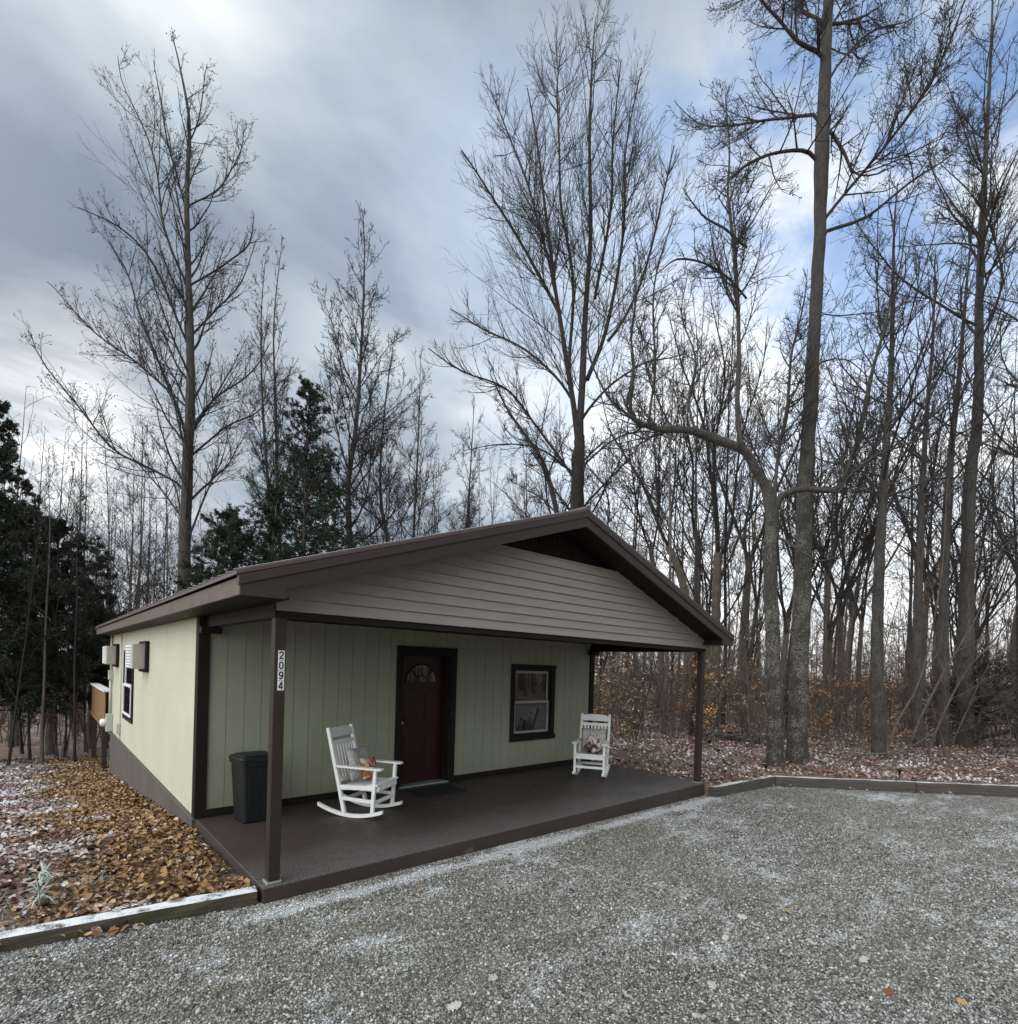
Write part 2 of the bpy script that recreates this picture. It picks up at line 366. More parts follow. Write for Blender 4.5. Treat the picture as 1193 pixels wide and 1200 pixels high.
leafmat('cedar_leaf_light', ((0, (.012, .020, .009)), (.5, (.024, .036, .015)), (.85, (.042, .056, .022)), (1, (.07, .08, .035))))
leafmat('holly_leaf', ((0, (.012, .020, .010)), (.5, (.025, .036, .016)), (1, (.06, .07, .035))))
def bark(name, dark, light, sc=1.0, lichen=0.0):
    def fn(q):
        st = q.noise(q.v('MULTIPLY', q.obj, (1, 1, .22)), 16*sc, 5, .7); n = q.noise(q.obj, 2.2, 5, .65)
        c = q.ramp(st, (.3, dark), (.68, light))
        if lichen:
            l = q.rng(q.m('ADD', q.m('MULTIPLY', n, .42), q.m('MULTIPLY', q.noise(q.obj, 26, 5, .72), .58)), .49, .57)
            zs = q.n('ShaderNodeSeparateXYZ'); q.set(zs, 0, q.obj); l = q.m('MULTIPLY', l, q.rng(zs.outputs[2], 2.5, 8.5, 1, .12))   # lichen thins with height; the upper trunk's backlit shade is put into the colour
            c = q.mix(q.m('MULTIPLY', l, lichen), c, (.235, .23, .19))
        q.set(q.p, 'Base Color', c); q.set(q.p, 'Roughness', .9); bump(q, q.m('ADD', q.m('MULTIPLY', st, .6), q.m('MULTIPLY', q.noise(q.v('MULTIPLY', q.obj, (1, 1, .45)), 38*sc, 4, .7), .4)), 1.0, .05)
    mat(name, fn)
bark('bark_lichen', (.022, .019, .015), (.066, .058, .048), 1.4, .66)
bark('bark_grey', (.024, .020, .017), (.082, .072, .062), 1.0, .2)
bark('bark_dark', (.013, .011, .009), (.046, .039, .033), 1.0)
bark('bark_brown', (.055, .043, .033), (.165, .132, .104), 1.2)
bark('twig', (.020, .016, .014), (.055, .046, .040), 1.0)
bark('twig_brown', (.065, .047, .035), (.165, .125, .096), 1.0)

# ------------------------------------------------------------------ setting: ground, gravel
GP = np.array([(-14, 1.97), (0.02, .06), (7.2, .06), (7.2, -.14), (9.2, -.32), (12.45, -3.42), (17.2, -8.0), (22, -12.6), (22, -14), (-14, -14)], float)
def in_gravel(x, y):
    x = np.asarray(x, float); y = np.asarray(y, float); ins = np.zeros(x.shape, bool); n = len(GP)
    for i in range(n):
        (x0, y0), (x1, y1) = GP[i-1], GP[i]
        if y0 == y1: continue
        ins ^= ((y0 > y) != (y1 > y)) & (x < (x1-x0)*(y-y0)/(y1-y0)+x0)
    return ins
def zplane(x): return -.125-.0118*np.asarray(x, float)
def zwild(x, y):
    x = np.asarray(x, float); y = np.asarray(y, float)
    left = -.115 - .02*np.clip(y-.3, 0, 2.2) - .099*np.clip(y-2.5, 0, 11) - .05*np.clip(y-13.5, 0, 30)
    right = -.05 - .004*np.clip(x-9, 0, 40) + 0*y
    back = np.clip((y-6)/14, 0, 1)*-.9
    t = np.clip((x-.5)/7.0, 0, 1); t = t*t*(3-2*t)
    z = left*(1-t) + (right+back*np.clip((13-x)/8, 0, 1))*t
    return z + .03*np.sin(x*.9+y*.4)*np.sin(y*.7-x*.3)*np.clip((np.abs(x-3.6)-4.5)/3, 0, 1)
def ground(x, y):
    low = in_gravel(x, y)
    for k in range(8): low = low | in_gravel(np.asarray(x)+.06*math.cos(k*math.pi/4), np.asarray(y)+.06*math.sin(k*math.pi/4))
    return np.where(low, zplane(x)-.05, zwild(x, y))
def gz(x, y): return float(ground(np.array([x]), np.array([y]))[0])
xs = np.concatenate([np.linspace(-400, -60, 10), np.linspace(-50, -4, 30), np.arange(-3.6, 14.5, .12), np.linspace(15, 60, 50), np.linspace(70, 500, 12)])
ys = np.concatenate([np.linspace(-300, -20, 9), np.linspace(-16, -4.2, 14), np.arange(-4, 2.6, .12), np.linspace(2.8, 30, 70), np.linspace(32, 60, 14), np.linspace(70, 500, 12)])
X, Y = np.meshgrid(xs, ys); Z = ground(X, Y); nx, ny = len(xs), len(ys)
idx = np.arange(nx*ny).reshape(ny, nx)
fq = np.stack([idx[:-1, :-1], idx[:-1, 1:], idx[1:, 1:], idx[1:, :-1]], -1).reshape(-1, 4)
link_mesh('ground', np_mesh('ground', np.stack([X, Y, Z], -1).reshape(-1, 3), [fq], MATS['leafy_soil'], True), kind='structure')
gv = np.c_[GP, zplane(GP[:, 0])]
link_mesh('gravel_drive', np_mesh('gravel_drive', gv, [np.arange(len(gv))[::-1][None, :]], MATS['gravel']), kind='structure')
R = np.random.default_rng(11)
def view_px(x, y, z):
    d = np.stack([x-C0[0], y-C0[1], z-C0[2]], -1); zz = d@FW
    return 596.5+F*(d@RT)/zz, HY-F*(d@UP)/zz, zz

# ------------------------------------------------------------------ the cabin
T = MATS
Wd, Dp, Ln, YB = 7.2, 2.48, 9.29, 11.77
XR = 7.12
cabin = empty('cabin', (0, 0, 0), 0, 'small sage green cabin with brown trim and a deep open front porch', 'cabin')
# porch slab with its rounded edge
b = MB(); b.box(0, Wd, 0, Dp+.1, -.24, 0, .012); b.build('porch_slab', T['painted_concrete'], cabin)
# foundation: brown band round the house, ledge at floor height
b = MB(); b.box(-.02, .16, Dp+.1, YB, -1.9, -.03); b.box(-.045, .16, Dp, YB+.03, -.03, .004, .006)
b.box(XR-.15, XR+.02, Dp+.1, YB, -1.9, -.002); b.box(.16, XR-.15, YB-.18, YB, -1.9, -.002)
b.build('foundation', T['painted_foundation'], cabin)
# side and back walls
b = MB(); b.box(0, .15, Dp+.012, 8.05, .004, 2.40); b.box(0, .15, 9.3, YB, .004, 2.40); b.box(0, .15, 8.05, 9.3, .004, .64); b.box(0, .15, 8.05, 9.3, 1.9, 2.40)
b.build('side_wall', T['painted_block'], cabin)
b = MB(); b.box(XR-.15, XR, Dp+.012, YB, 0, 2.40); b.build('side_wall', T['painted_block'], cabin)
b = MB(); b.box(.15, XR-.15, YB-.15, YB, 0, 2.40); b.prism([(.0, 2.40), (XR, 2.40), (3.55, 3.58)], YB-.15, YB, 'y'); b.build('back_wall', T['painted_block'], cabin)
# front wall: upright boards with grooves, door and window openings
DX0, DX1, DZ = 2.675, 3.59, 2.045
WX0, WX1, WZ0, WZ1 = 4.96, 5.905, .665, 1.845
b = MB(); op = [(DX0, DX1, -.1, DZ), (WX0, WX1, WZ0, WZ1)]
edges = [.10]
rr = random.Random(3)
k = 0
while edges[-1] < XR-.12:
    edges.append(min(edges[-1]+(.203 if k % 2 else .196), XR-.10)); k += 1
def panel(b, x0, x1, y0, y1, z0=0.0, z1=2.395):
    for o in op:
        if x0 < o[1]-1e-6 and x1 > o[0]+1e-6:
            if x0 < o[0]: panel(b, x0, o[0], y0, y1, z0, z1)
            if x1 > o[1]: panel(b, o[1], x1, y0, y1, z0, z1)
            xa, xb = max(x0, o[0]), min(x1, o[1])
            if o[2] > z0: b.box(xa, xb, y0, y1, z0, o[2])
            if o[3] < z1: b.box(xa, xb, y0, y1, o[3], z1)
            return
    b.box(x0, x1, y0, y1, z0, z1)
panel(b, .10, XR-.10, Dp+.012, Dp+.10, 0.003, 2.393)
for x0, x1 in zip(edges, edges[1:]): panel(b, x0+.003, x1-.003, Dp+.005, Dp+.012)
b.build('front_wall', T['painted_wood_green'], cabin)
b = MB(); b.box(.11, DX0-.09, Dp-.022, Dp-.001, .002, .095, .003); b.box(DX1+.09, XR-.10, Dp-.022, Dp-.001, .002, .095, .003); b.build('baseboard', T['dark_brown'], cabin)
b = MB(); b.box(-.022, .10, Dp-.024, Dp+.011, .006, 2.36, .004); b.box(-.0225, -.001, Dp+.0115, Dp+.12, .006, 2.36, .003); b.build('corner_trim', T['dark_brown'], cabin)
b = MB(); b.box(XR-.10, XR+.022, Dp-.024, Dp+.011, .002, 2.36, .004); b.build('corner_trim', T['dark_brown'], cabin)
# door, set back in a deep dark frame
YD = Dp+.17
door = MB()
door.box(DX0+.03, DX1-.03, YD, YD+.045, .03, DZ-.025)
dcx = (DX0+DX1)/2
def rp(b, x0, x1, z0, z1):
    b.box(x0, x1, YD-.004, YD-.0005, z0, z1, .0015); b.box(x0+.035, x1-.035, YD-.014, YD-.004, z0+.035, z1-.035, .006)
for sx in (-1, 1):
    a, c = sorted((dcx+sx*.055, dcx+sx*.325))
    rp(door, a, c, .20, .80); rp(door, a, c, .93, 1.50)
door = door.build('door', T['door_red'], cabin)
b = MB(); b.box(DX0-.087, DX0, Dp-.028, Dp-.001, .002, DZ+.087, .003); b.box(DX1, DX1+.087, Dp-.028, Dp-.001, .002, DZ+.087, .003); b.box(DX0+.0005, DX1-.0005, Dp-.028, Dp-.001, DZ, DZ+.087, .003)
b.box(DX0-.095, DX1+.095, Dp-.034, Dp-.001, DZ+.0875, DZ+.11, .003)
b.box(DX0+.001, DX0+.028, Dp, YD+.06, .025, DZ-.001); b.box(DX1-.028, DX1-.001, Dp, YD+.06, .025, DZ-.001); b.box(DX0+.0285, DX1-.0285, Dp, YD+.06, DZ-.024, DZ-.001)
b.box(DX0+.0285, DX0+.06, YD-.07, YD-.02, .03, DZ-.0245); b.box(DX1-.06, DX1-.0285, YD-.07, YD-.02, .03, DZ-.0245)
b.build('door_frame', T['dark_brown'], door)
b = MB(); b.box(DX0+.001, DX1-.001, Dp-.01, YD+.05, .0015, .024, .004); b.build('threshold', T['galvanised'], door)
b = MB(); fr = .285; fz = 1.60
arc = [(dcx+fr*math.cos(math.pi*i/16), fz+fr*math.sin(math.pi*i/16)) for i in range(17)]
b.prism(arc, YD-.004, YD-.0007, 'y'); fan = b.build('fanlight', T['window_glass'], door)
b = MB()
b.tube([(x, YD-.006, z) for x, z in arc], .013, 6); b.bar((dcx-fr, YD-.006, fz), (dcx+fr, YD-.006, fz), .02, .024)
ar2 = [(dcx+.10*math.cos(math.pi*i/10), YD-.006, fz+.10*math.sin(math.pi*i/10)) for i in range(11)]; b.tube(ar2, .009, 6)
for a_ in (45, 90, 135): b.tube([(dcx+.10*math.cos(math.radians(a_)), YD-.006, fz+.10*math.sin(math.radians(a_))), (dcx+fr*math.cos(math.radians(a_)), YD-.006, fz+fr*math.sin(math.radians(a_)))], .009, 6)
b.build('fanlight_frame', T['door_red'], door)
b = MB(); hx = DX0+.10
b.box(hx-.022, hx+.022, YD-.004, YD-.0003, .92, 1.17, .001)
b.lathe([(.03, 0), (.03, .006), (.012, .008), (.012, .03), (.027, .038), (.03, .052), (.02, .064), (.002, .066)], 16, M=Matrix.Translation((hx, YD, .98)) @ Matrix.Rotation(math.pi/2, 4, 'X'))
b.lathe([(.028, 0), (.028, .012), (.004, .014)], 16, M=Matrix.Translation((hx, YD, 1.12)) @ Matrix.Rotation(math.pi/2, 4, 'X'))
b.build('handle', T['steel'], door)
# windows
def window(name, f, u0, u1, z0, z1, trim, sash_m, sill=True, off=0.0):
    """f(u, n, z): u along the wall, n outwards from it"""
    def bx(b, a, c, n0, n1, p, q, bev=.003):
        P, Q = f(a, n0, p), f(c, n1, q); b.box(min(P[0], Q[0]), max(P[0], Q[0]), min(P[1], Q[1]), max(P[1], Q[1]), p, q, bev)
    w = .085; b = MB()
    bx(b, u0-w, u0, .001, .03, z0-w, z1+w); bx(b, u1, u1+w, .001, .03, z0-w, z1+w); bx(b, u0+.0005, u1-.0005, .001, .03, z1, z1+w); bx(b, u0+.0005, u1-.0005, .001, .03, z0-w, z0)
    if sill: bx(b, u0-w-.02, u1+w+.02, .031, .05, z0-w-.02, z0-w+.06); bx(b, u0-w-.012, u1+w+.012, .031, .04, z1+w-.05, z1+w+.008)
    bx(b, u0, u0+.02, -.09, 0, z0, z1, 0); bx(b, u1-.02, u1, -.09, 0, z0, z1, 0); bx(b, u0+.0205, u1-.0205, -.09, 0, z1-.02, z1, 0); bx(b, u0+.0205, u1-.0205, -.09, 0, z0, z0+.02, 0)
    win = b.build('window', trim, cabin); s = .045; zm = (z0+z1)/2
    b = MB(); a, c, lo, hi = u0+.021, u1-.021, z0+.021, z1-.021
    for (p, q, n0) in ((lo, zm+.02, -.055+off), (zm-.02, hi, -.085+off)):
        n1 = n0+.028
        bx(b, a, a+s, n0, n1, p, q); bx(b, c-s, c, n0, n1, p, q); bx(b, a+s+.0005, c-s-.0005, n0, n1, p, p+s); bx(b, a+s+.0005, c-s-.0005, n0, n1, q-s, q)
    b.build('sash', sash_m, win)
    for (p, q, n0) in ((lo+s, zm-.025, -.045+off), (zm+.025, hi-s, -.075+off)):
        b = MB(); bx(b, a+s-.006, c-s+.006, n0, n0+.006, p-.006, q+.006, 0); b.build('pane', T['window_glass'], win)
    return win, bx
wf, bx = window('window', lambda u, n, z: (u, Dp-n), WX0, WX1, WZ0, WZ1, T['dark_brown'], T['sash_beige'])
# folded blind hem and a hanging curtain edge inside the front window
b = MB()
for i in range(9): b.bar((WX0+.06+i*.1, Dp+.13, WZ0), (WX0+.06+i*.1, Dp+.13, WZ1), .06, .02, (0, 1, 0))
b.build('curtain', T['sash_beige'], wf)
window('window', lambda u, n, z: (-n, u), 8.05, 9.3, .64, 1.9, T['dark_brown'], T['label_white'], False, .068)
# posts, with the number plaques on the front of one
GL_ = {'2': [(0, .78), (.1, .93), (.5, 1), (.9, .93), (1, .76), (.9, .58), (.4, .32), (.05, .04), (1, .04)], '0': [(.5, 1), (.12, .9), (0, .65), (0, .35), (.12, .1), (.5, 0), (.88, .1), (1, .35), (1, .65), (.88, .9), (.5, 1)],
       '9': [(.97, .62), (.8, .44), (.45, .40), (.1, .52), (0, .7), (.12, .92), (.5, 1), (.88, .92), (1, .66), (.95, .3), (.75, .07), (.35, 0), (.05, .12)], '4': [(.78, 0), (.78, 1), (.66, .98), (0, .32), (0, .24), (1, .24)]}
def glyph(b, ch, cx, y, cz, h, wd):
    P = [(cx+(u-.5)*wd, cz+(v-.5)*h) for u, v in GL_[ch]]
    for k, ((x0, z0), (x1, z1)) in enumerate(zip(P, P[1:])):
        L = math.hypot(x1-x0, z1-z0); e = .0038; dx, dz = (x1-x0)/L*e, (z1-z0)/L*e
        b.bar((x0-dx, y-.0006-.00015*(k % 3), z0-dz), (x1+dx, y-.0006-.00015*(k % 3), z1+dz), .0105, .001, (0, 1, 0))
def post(x, y, z1, m):
    b = MB(); b.box(x-.048, x+.048, y-.048, y+.048, .006, z1, .006); p = b.build('porch_post', m, cabin)
    b = MB(); b.box(x-.062, x+.062, y-.062, y+.062, .0005, .02, .003); b.build('base_plate', T['galvanised'], p); return p
p1 = post(.105, .11, 2.245, T['brown_trim'])
for i, ch in enumerate('2094'):
    zc = 1.928-i*.085; b = MB(); b.box(.087, .141, .0585, .0618, zc-.041, zc+.041, .001); b.mi = 1; glyph(b, ch, .114, .0585, zc, .058, .028)
    b.build('number_plaque', [T['label_white'], T['black_paint']], p1)
post(XR+.01, .11, 2.245, T['brown_trim'])
# beams under the roof, ceiling
b = MB(); b.box(.052, XR+.06, .06, .16, 2.246, 2.43); b.box(.055, .155, .161, Dp-.026, 2.246, 2.43); b.box(XR-.045, XR+.055, .161, Dp-.026, 2.246, 2.43)
b.box(-.0215, .2, Dp-.14, Dp-.03, 2.17, 2.245, .004); b.box(XR-.2, XR+.02, Dp-.14, Dp-.03, 2.17, 2.245, .004)
b.build('porch_beam', T['dark_brown'], cabin)
b = MB(); b.box(.156, XR-.046, .161, Dp+.2, 2.395, 2.42); b.build('porch_ceiling', T['dark_brown'], cabin)
# roof
XE0, XE1, XRI, ZE, ZR, YF, YK = -.316, 7.422, 3.555, 2.545, 3.837, -.30, 12.09
sl_ = (ZR-ZE)/(XRI-XE0)
def zr(x): return ZE+sl_*(x-XE0) if x <= XRI else ZE+sl_*(XE1-x)*(ZR-ZE)/(sl_*(XE1-XRI))
b = MB()
th = .025
b.prism([(XE0-.03, ZE-.01), (XRI, ZR), (XE1+.03, ZE-.01), (XE1+.03, ZE-.01-th), (XRI, ZR-th), (XE0-.03, ZE-.01-th)], YF-.012, YK+.012, 'y')
y = YF+.05
while y < YK:
    for (xa, xb) in ((XE0-.03, XRI-.02), (XE1+.03, XRI+.02)):
        za, zb = (ZE-.01 if xa < 0 or xa > 7 else 0), ZR-.007
        b.bar((xa, y, za+.008), (xb, y, zb+.008), .035, .022, (0, 0, 1), .004)
    y += .2286
b.tube([(XRI, YF-.02, ZR+.006), (XRI, YK, ZR+.006)], .035, 8)
roof = b.build('roof', T['roof_metal'], cabin)
# rake boards and metal edging, front and back
for (ya, yb, ta, tb) in ((YF, YF+.035, YF-.014, YF+.05), (YK-.035, YK, YK-.05, YK+.014)):
    b = MB(); c0_ = .085; c1_ = .213
    b.prism([(XE0, ZE-c0_), (XRI, ZR-c0_), (XRI, ZR-c1_), (.02, zr(.02)-c1_), (.02, 2.365), (XE0, 2.365)], ya, yb, 'y')
    b.prism([(XE1, ZE-c0_), (XRI, ZR-c0_), (XRI, ZR-c1_), (7.086, zr(7.086)-c1_), (7.086, 2.365), (XE1, 2.365)][::-1], ya, yb, 'y')
    b.build('rake_board', T['rake_brown'], roof)
    b = MB()
    b.prism([(XE0-.012, ZE-.036), (XRI, ZR-.026), (XE1+.012, ZE-.036), (XE1+.012, ZE-.036-.07), (XRI, ZR-.026-.07), (XE0-.012, ZE-.036-.07)], ta, tb, 'y')
    b.build('rake_trim', T['metal_red_brown'], roof)
# eave boards along the sides and their soffits
for s, x0 in ((1, XE0), (-1, XE1)):
    b = MB(); a, c = sorted((x0, x0+s*.03)); b.box(a, c, YF+.036, YK-.036, 2.365, ZE-.045, .003); b.build('fascia', T['fascia_brown'], roof)
    b = MB(); a, c = sorted((x0+s*.031, x0+s*.37)); b.box(a, c, YF+.036, YK-.036, 2.366, 2.385); 
    b.build('soffit', T['dark_brown'], roof)
b = MB()
for xa, xb in ((.02, XRI), (XRI, 7.086)): b.prism([(xa, zr(xa)-.205), (xb, zr(xb)-.205), (xb, zr(xb)-.19), (xa, zr(xa)-.19)], YF+.036, .3, 'y')
b.box(.0, .02, YF+.036, .06, 2.386, 2.5); b.box(7.086, 7.106, YF+.036, .06, 2.386, 2.5)
b.build('soffit', T['dark_brown'], roof)
# gable: lapped siding with a dark recessed peak of upright boards
b = MB(); z = 2.302; ZT = 3.255; cs = (ZT-z)/9
for i in range(9):
    z0, z1 = z+i*cs, z+(i+1)*cs
    def xl(zz): return max(.06, XE0+(zz+.204-ZE)/sl_)
    def xr_(zz): return min(7.19, XE1-(zz+.204-ZE)/(sl_*(XRI-XE0)/(XE1-XRI)))
    yb, yt = .036, .050
    A0, A1, B0, B1 = xl(z0)-.005, xr_(z0)+.005, xl(z1)-.005, xr_(z1)+.005
    zm_ = z0+cs*.42
    M0, M1 = xl(zm_)-.005, xr_(zm_)+.005
    # two-step clapboard face: bottom lip, mid dip, upper face tucked under the next
    b.quad((A0, .055, z0), (A1, .055, z0), (A1, yb, z0+.004), (A0, yb, z0+.004))
    b.quad((A0, yb, z0+.004), (A1, yb, z0+.004), (M1, yb+.010, zm_), (M0, yb+.010, zm_))
    b.quad((M0, yb+.010, zm_), (M1, yb+.010, zm_), (B1, .056, z1+.003), (B0, .056, z1+.003))
b.box(xl(ZT), xr_(ZT), .04, .058, ZT-.002, ZT+.012)
b.build('gable_siding', T['vinyl_siding'], cabin)
b = MB(); x = 2.3
while x < 4.95:
    zt = min(zr(x), zr(x+.075))-.2
    b.box(x, x+.07, .16, .18, 3.2, max(zt, 3.21)); x += .076
b.box(.06, XR, .18, .2, 2.42, 2.6); b.prism([(.3, 2.6), (6.8, 2.6), (XRI, ZR-.22)], .18, .2, 'y')
b.build('gable_panel', T['dark_brown'], cabin)
# through-wall air conditioners on the left wall
for y0 in (6.22, 10.5):
    z0, z1 = 1.66, 2.08; w = .66
    b = MB(); b.box(-.225, -.001, y0, y0+w, z0, z1, .012); ac = b.build('air_conditioner', T['beige_metal'], cabin)
    b = MB(); 
    b.box(-.06, -.0025, y0-.055, y0-.002, z0-.05, z1+.05, .003); b.box(-.06, -.0025, y0+w+.002, y0+w+.055, z0-.05, z1+.05, .003); b.box(-.06, -.0025, y0-.001, y0+w+.001, z0-.055, z0-.002, .003); b.box(-.06, -.0025, y0-.001, y0+w+.001, z1+.002, z1+.055, .003)
    b.build('frame', T['dark_brown'], ac)
    b = MB()
    for i in range(8): 
        zz = z0+.02+i*(z1-z0-.03)/8; b.box(-.26, -.226, y0+.02, y0+w-.02, zz, zz+.028, .002); 
    for yy in (y0+.001, y0+w*.5, y0+w-.03): b.box(-.257, -.2255, yy, yy+.018, z0+.01, z1-.01, .002)
    b.build('grille', T['label_white'], ac)
# meter, its box, conduits
b = MB(); b.box(-.13, -.002, 11.45, 11.68, .02, .44, .008); me_ = b.build('electric_meter', T['meter_grey'], cabin)
b = MB(); b.lathe([(.09, 0), (.09, .05), (.075, .11), (.03, .12)], 20, M=Matrix.Translation((-.13, 11.565, .24)) @ Matrix.Rotation(-math.pi/2, 4, 'Y')); b.build('meter_dial', T['label_white'], me_)
b = MB(); b.tube([(-.05, 11.6, .445), (-.05, 11.6, 1.42)], .03, 10); b.tube([(-.05, 11.6, 1.42), (-.05, 11.6, 2.36)], .022, 10); b.box(-.1, -.002, 11.53, 11.67, 1.28, 1.5, .006); b.build('conduit', T['meter_grey'], cabin)
b = MB(); b.tube([(-.02, 9.88, 2.34), (-.02, 9.88, .3), (-.02, 9.86, .1), (-.03, 9.78, .03)], .013, 8); b.box(-.08, -.002, 9.82, 9.95, .15, .38, .005); b.build('conduit', T['meter_grey'], cabin)

# ------------------------------------------------------------------ back deck behind the far corner
dk = empty('back_deck', (.05, 13.3, gz(.05, 13.3)), 0, 'brown wooden deck behind the far left corner of the cabin', 'deck')
gz0 = dk.location.z
b = MB(); b.box(0, 1.6, -1.05, 3.2, -.20-gz0, -.06-gz0, .004); b.build('floor', T['deck_wood'], dk)
for py_ in (-.1, 3.1):
    b = MB(); b.box(-.125, -.005, py_-.06, py_+.06, -.7, .9-gz0, .004); b.build('post', T['deck_post_wood'], dk)
b = MB()
for i in range(25): b.box(-.15, -.1285, -1.0+i*.165, -1.0+i*.165+.152, .02-gz0, .93-gz0, .003)
b.box(-.185, -.151, -1.0, 3.1, .04-gz0, .12-gz0, .003); b.build('railing', T['deck_wood'], dk)
b = MB(); b.box(-.19, .02, -1.05, 3.2, .931-gz0, .975-gz0, .006); b.build('cap_rail', T['label_white'], dk)

# ------------------------------------------------------------------ rocking chairs
def rot_x(p, a, o=(0, 0, 0)): return (p[0], o[1]+(p[1]-o[1])*math.cos(a)-(p[2]-o[2])*math.sin(a), o[2]+(p[1]-o[1])*math.sin(a)+(p[2]-o[2])*math.cos(a))
WP = T['white_paint']
def rz_(y): return .020+(y-.06)**2/(2*1.15)
def chair(loc, rz, label):
    r = empty('rocking_chair', loc, rz, label, 'rocking chair', 'white rocking chairs on the porch'); r.scale = (.95, .95, .955)
    HX = .265
    for s in (-1, 1):
        b = MB(); ys_ = [-.38+.055*i for i in range(18)]
        for y0, y1 in zip(ys_, ys_[1:]): 
            n = 0.03
            b.prism([(y0, rz_(y0)-.019), (y1, rz_(y1)-.019), (y1, rz_(y1)+.025), (y0, rz_(y0)+.025)], s*HX-.019, s*HX+.019, 'x')
        bmesh.ops.remove_doubles(b.bm, verts=b.bm.verts, dist=.0005); b.build('rocker', WP, r)
        b = MB(); b.bar((s*HX, -.235, rz_(-.235)+.02), (s*HX, -.265, .625), .045, .045, (0, 1, 0), .006); b.build('leg', WP, r)
        b = MB(); b.bar((s*HX, .165, rz_(.165)+.02), (s*HX, .435, 1.12), .045, .048, (0, 1, 0), .008); b.build('back_post', WP, r)
        b = MB(); b.prism([(s*(HX+.005)-.035, .30), (s*(HX+.005)+.03, .30), (s*(HX+.005)+.05, -.10), (s*(HX+.005)+.055, -.34), (s*(HX+.005)+.03, -.365), (s*(HX+.005)-.04, -.365), (s*(HX+.005)-.05, -.33)], .626, .650, 'z', .004)
        b.build('arm', WP, r)
        b = MB(); b.bar((s*HX, -.24, .22), (s*HX, .21, .235), .028, .045, (0, 0, 1), .004); b.bar((s*(HX-.001), -.25, .395), (s*(HX-.001), .255, .37), .032, .06, (0, 0, 1), .004); b.build('stretcher', WP, r)
    b = MB(); b.bar((-HX+.02, -.245, .20), (HX-.02, -.245, .20), .03, .045, (0, 0, 1), .004); b.bar((-HX+.02, .205, .20), (HX-.02, .205, .20), .03, .045, (0, 0, 1), .004); b.build('stretcher', WP, r)
    b = MB()
    for i in range(6):
        y0 = -.305+i*.088; zz = .432-.05*(i/5)-.012*math.sin(math.pi*i/5)
        b.bar((-HX-.02, y0+.04, zz), (HX+.02, y0+.04, zz), .083, .024, (0, 0, 1), .005) if i in (0, ) else b.bar((-HX+.024, y0+.04, zz), (HX-.024, y0+.04, zz), .083, .022, (0, 0, 1), .005)
    b.bar((-HX+.022, -.29, .385), (HX-.022, -.29, .385), .03, .065, (0, 0, 1), .004)
    b.build('seat', WP, r)
    # back: two rails and seven slats between the leaning posts
    def bp(z): t = (z-.08)/(1.12-.08); return .165+t*.27
    tilt = math.atan2(.27, 1.04)
    b = MB()
    b.prism([(-HX+.021, 0), (HX-.021, 0), (HX-.021, .10), (.12, .128), (-.12, .128), (-HX+.021, .10)], -.013, .013, 'y', .004, Matrix.Translation((0, bp(.99), .99)) @ Matrix.Rotation(-tilt, 4, 'X'))
    for zz in (.925, .455): b.bar((-HX+.02, bp(zz), zz), (HX-.02, bp(zz), zz), .028, .05, (0, .25, 1), .004)
    for i in range(7):
        x = -.195+i*.065; b.bar((x, bp(.48)+.004, .48), (x, bp(.90)+.004, .90), .036, .014, (0, 1, -.25), .003)
    b.build('backrest', WP, r)
    return r
CH1 = ((1.72, 1.60, 0), math.radians(33)); CH2 = ((5.97, 1.50, 0), math.radians(-59))
c1 = chair(*CH1, 'white rocking chair nearer the trash can, with an orange leaf pillow')
c2 = chair(*CH2, 'white rocking chair at the far end of the porch, past the window')
def pillow(c, loc, w, h, t, lean, roll, m, label):
    n = 17; bm = bmesh.new(); gr = {}
    for s in (-1, 1):
        for i in range(n):
            for j in range(n):
                u, v = -1+2*i/(n-1), -1+2*j/(n-1)
                edge = (1-u**4)*(1-v**4); pinch = 1-.10*(1-abs(u*v))*(abs(u)**3+abs(v)**3)*.5
                if s == 1 and edge == 0: gr[(s, i, j)] = gr[(-1, i, j)]; continue
                gr[(s, i, j)] = bm.verts.new((u*w/2*pinch, s*t/2*edge**.5+.012*math.sin(3*u+2*v), v*h/2*pinch))
    for s in (-1, 1):
        for i in range(n-1):
            for j in range(n-1):
                f = [gr[(s, i, j)], gr[(s, i+1, j)], gr[(s, i+1, j+1)], gr[(s, i, j+1)]]
                try: q = bm.faces.new(f if s < 0 else f[::-1]); q.smooth = True
                except ValueError: pass
    me = bpy.data.meshes.new('pillow'); bm.to_mesh(me); bm.free(); me.materials.append(m)
    o = link_mesh('pillow', me, None, label, 'pillow', 'throw pillows on the rocking chairs')
    o.matrix_world = Matrix.Translation(c[0]) @ Matrix.Rotation(c[1], 4, 'Z') @ Matrix.Diagonal((.95, .95, .955, 1)) @ Matrix.Translation(loc) @ Matrix.Rotation(-lean, 4, 'X') @ Matrix.Rotation(roll, 4, 'Y')
    return o
def m_knit(q):
    n = q.noise(q.obj, 30, 4, .7); v = q.n('ShaderNodeTexVoronoi', i_Scale=38.0); q.set(v, 'Vector', q.obj)
    q.set(q.p, 'Base Color', q.ramp(v.outputs['Distance'], (.1, (.62, .59, .55)), (.6, (.33, .31, .29)))); q.set(q.p, 'Roughness', .95); bump(q, n, .7, .012)
mat('knit', m_knit)
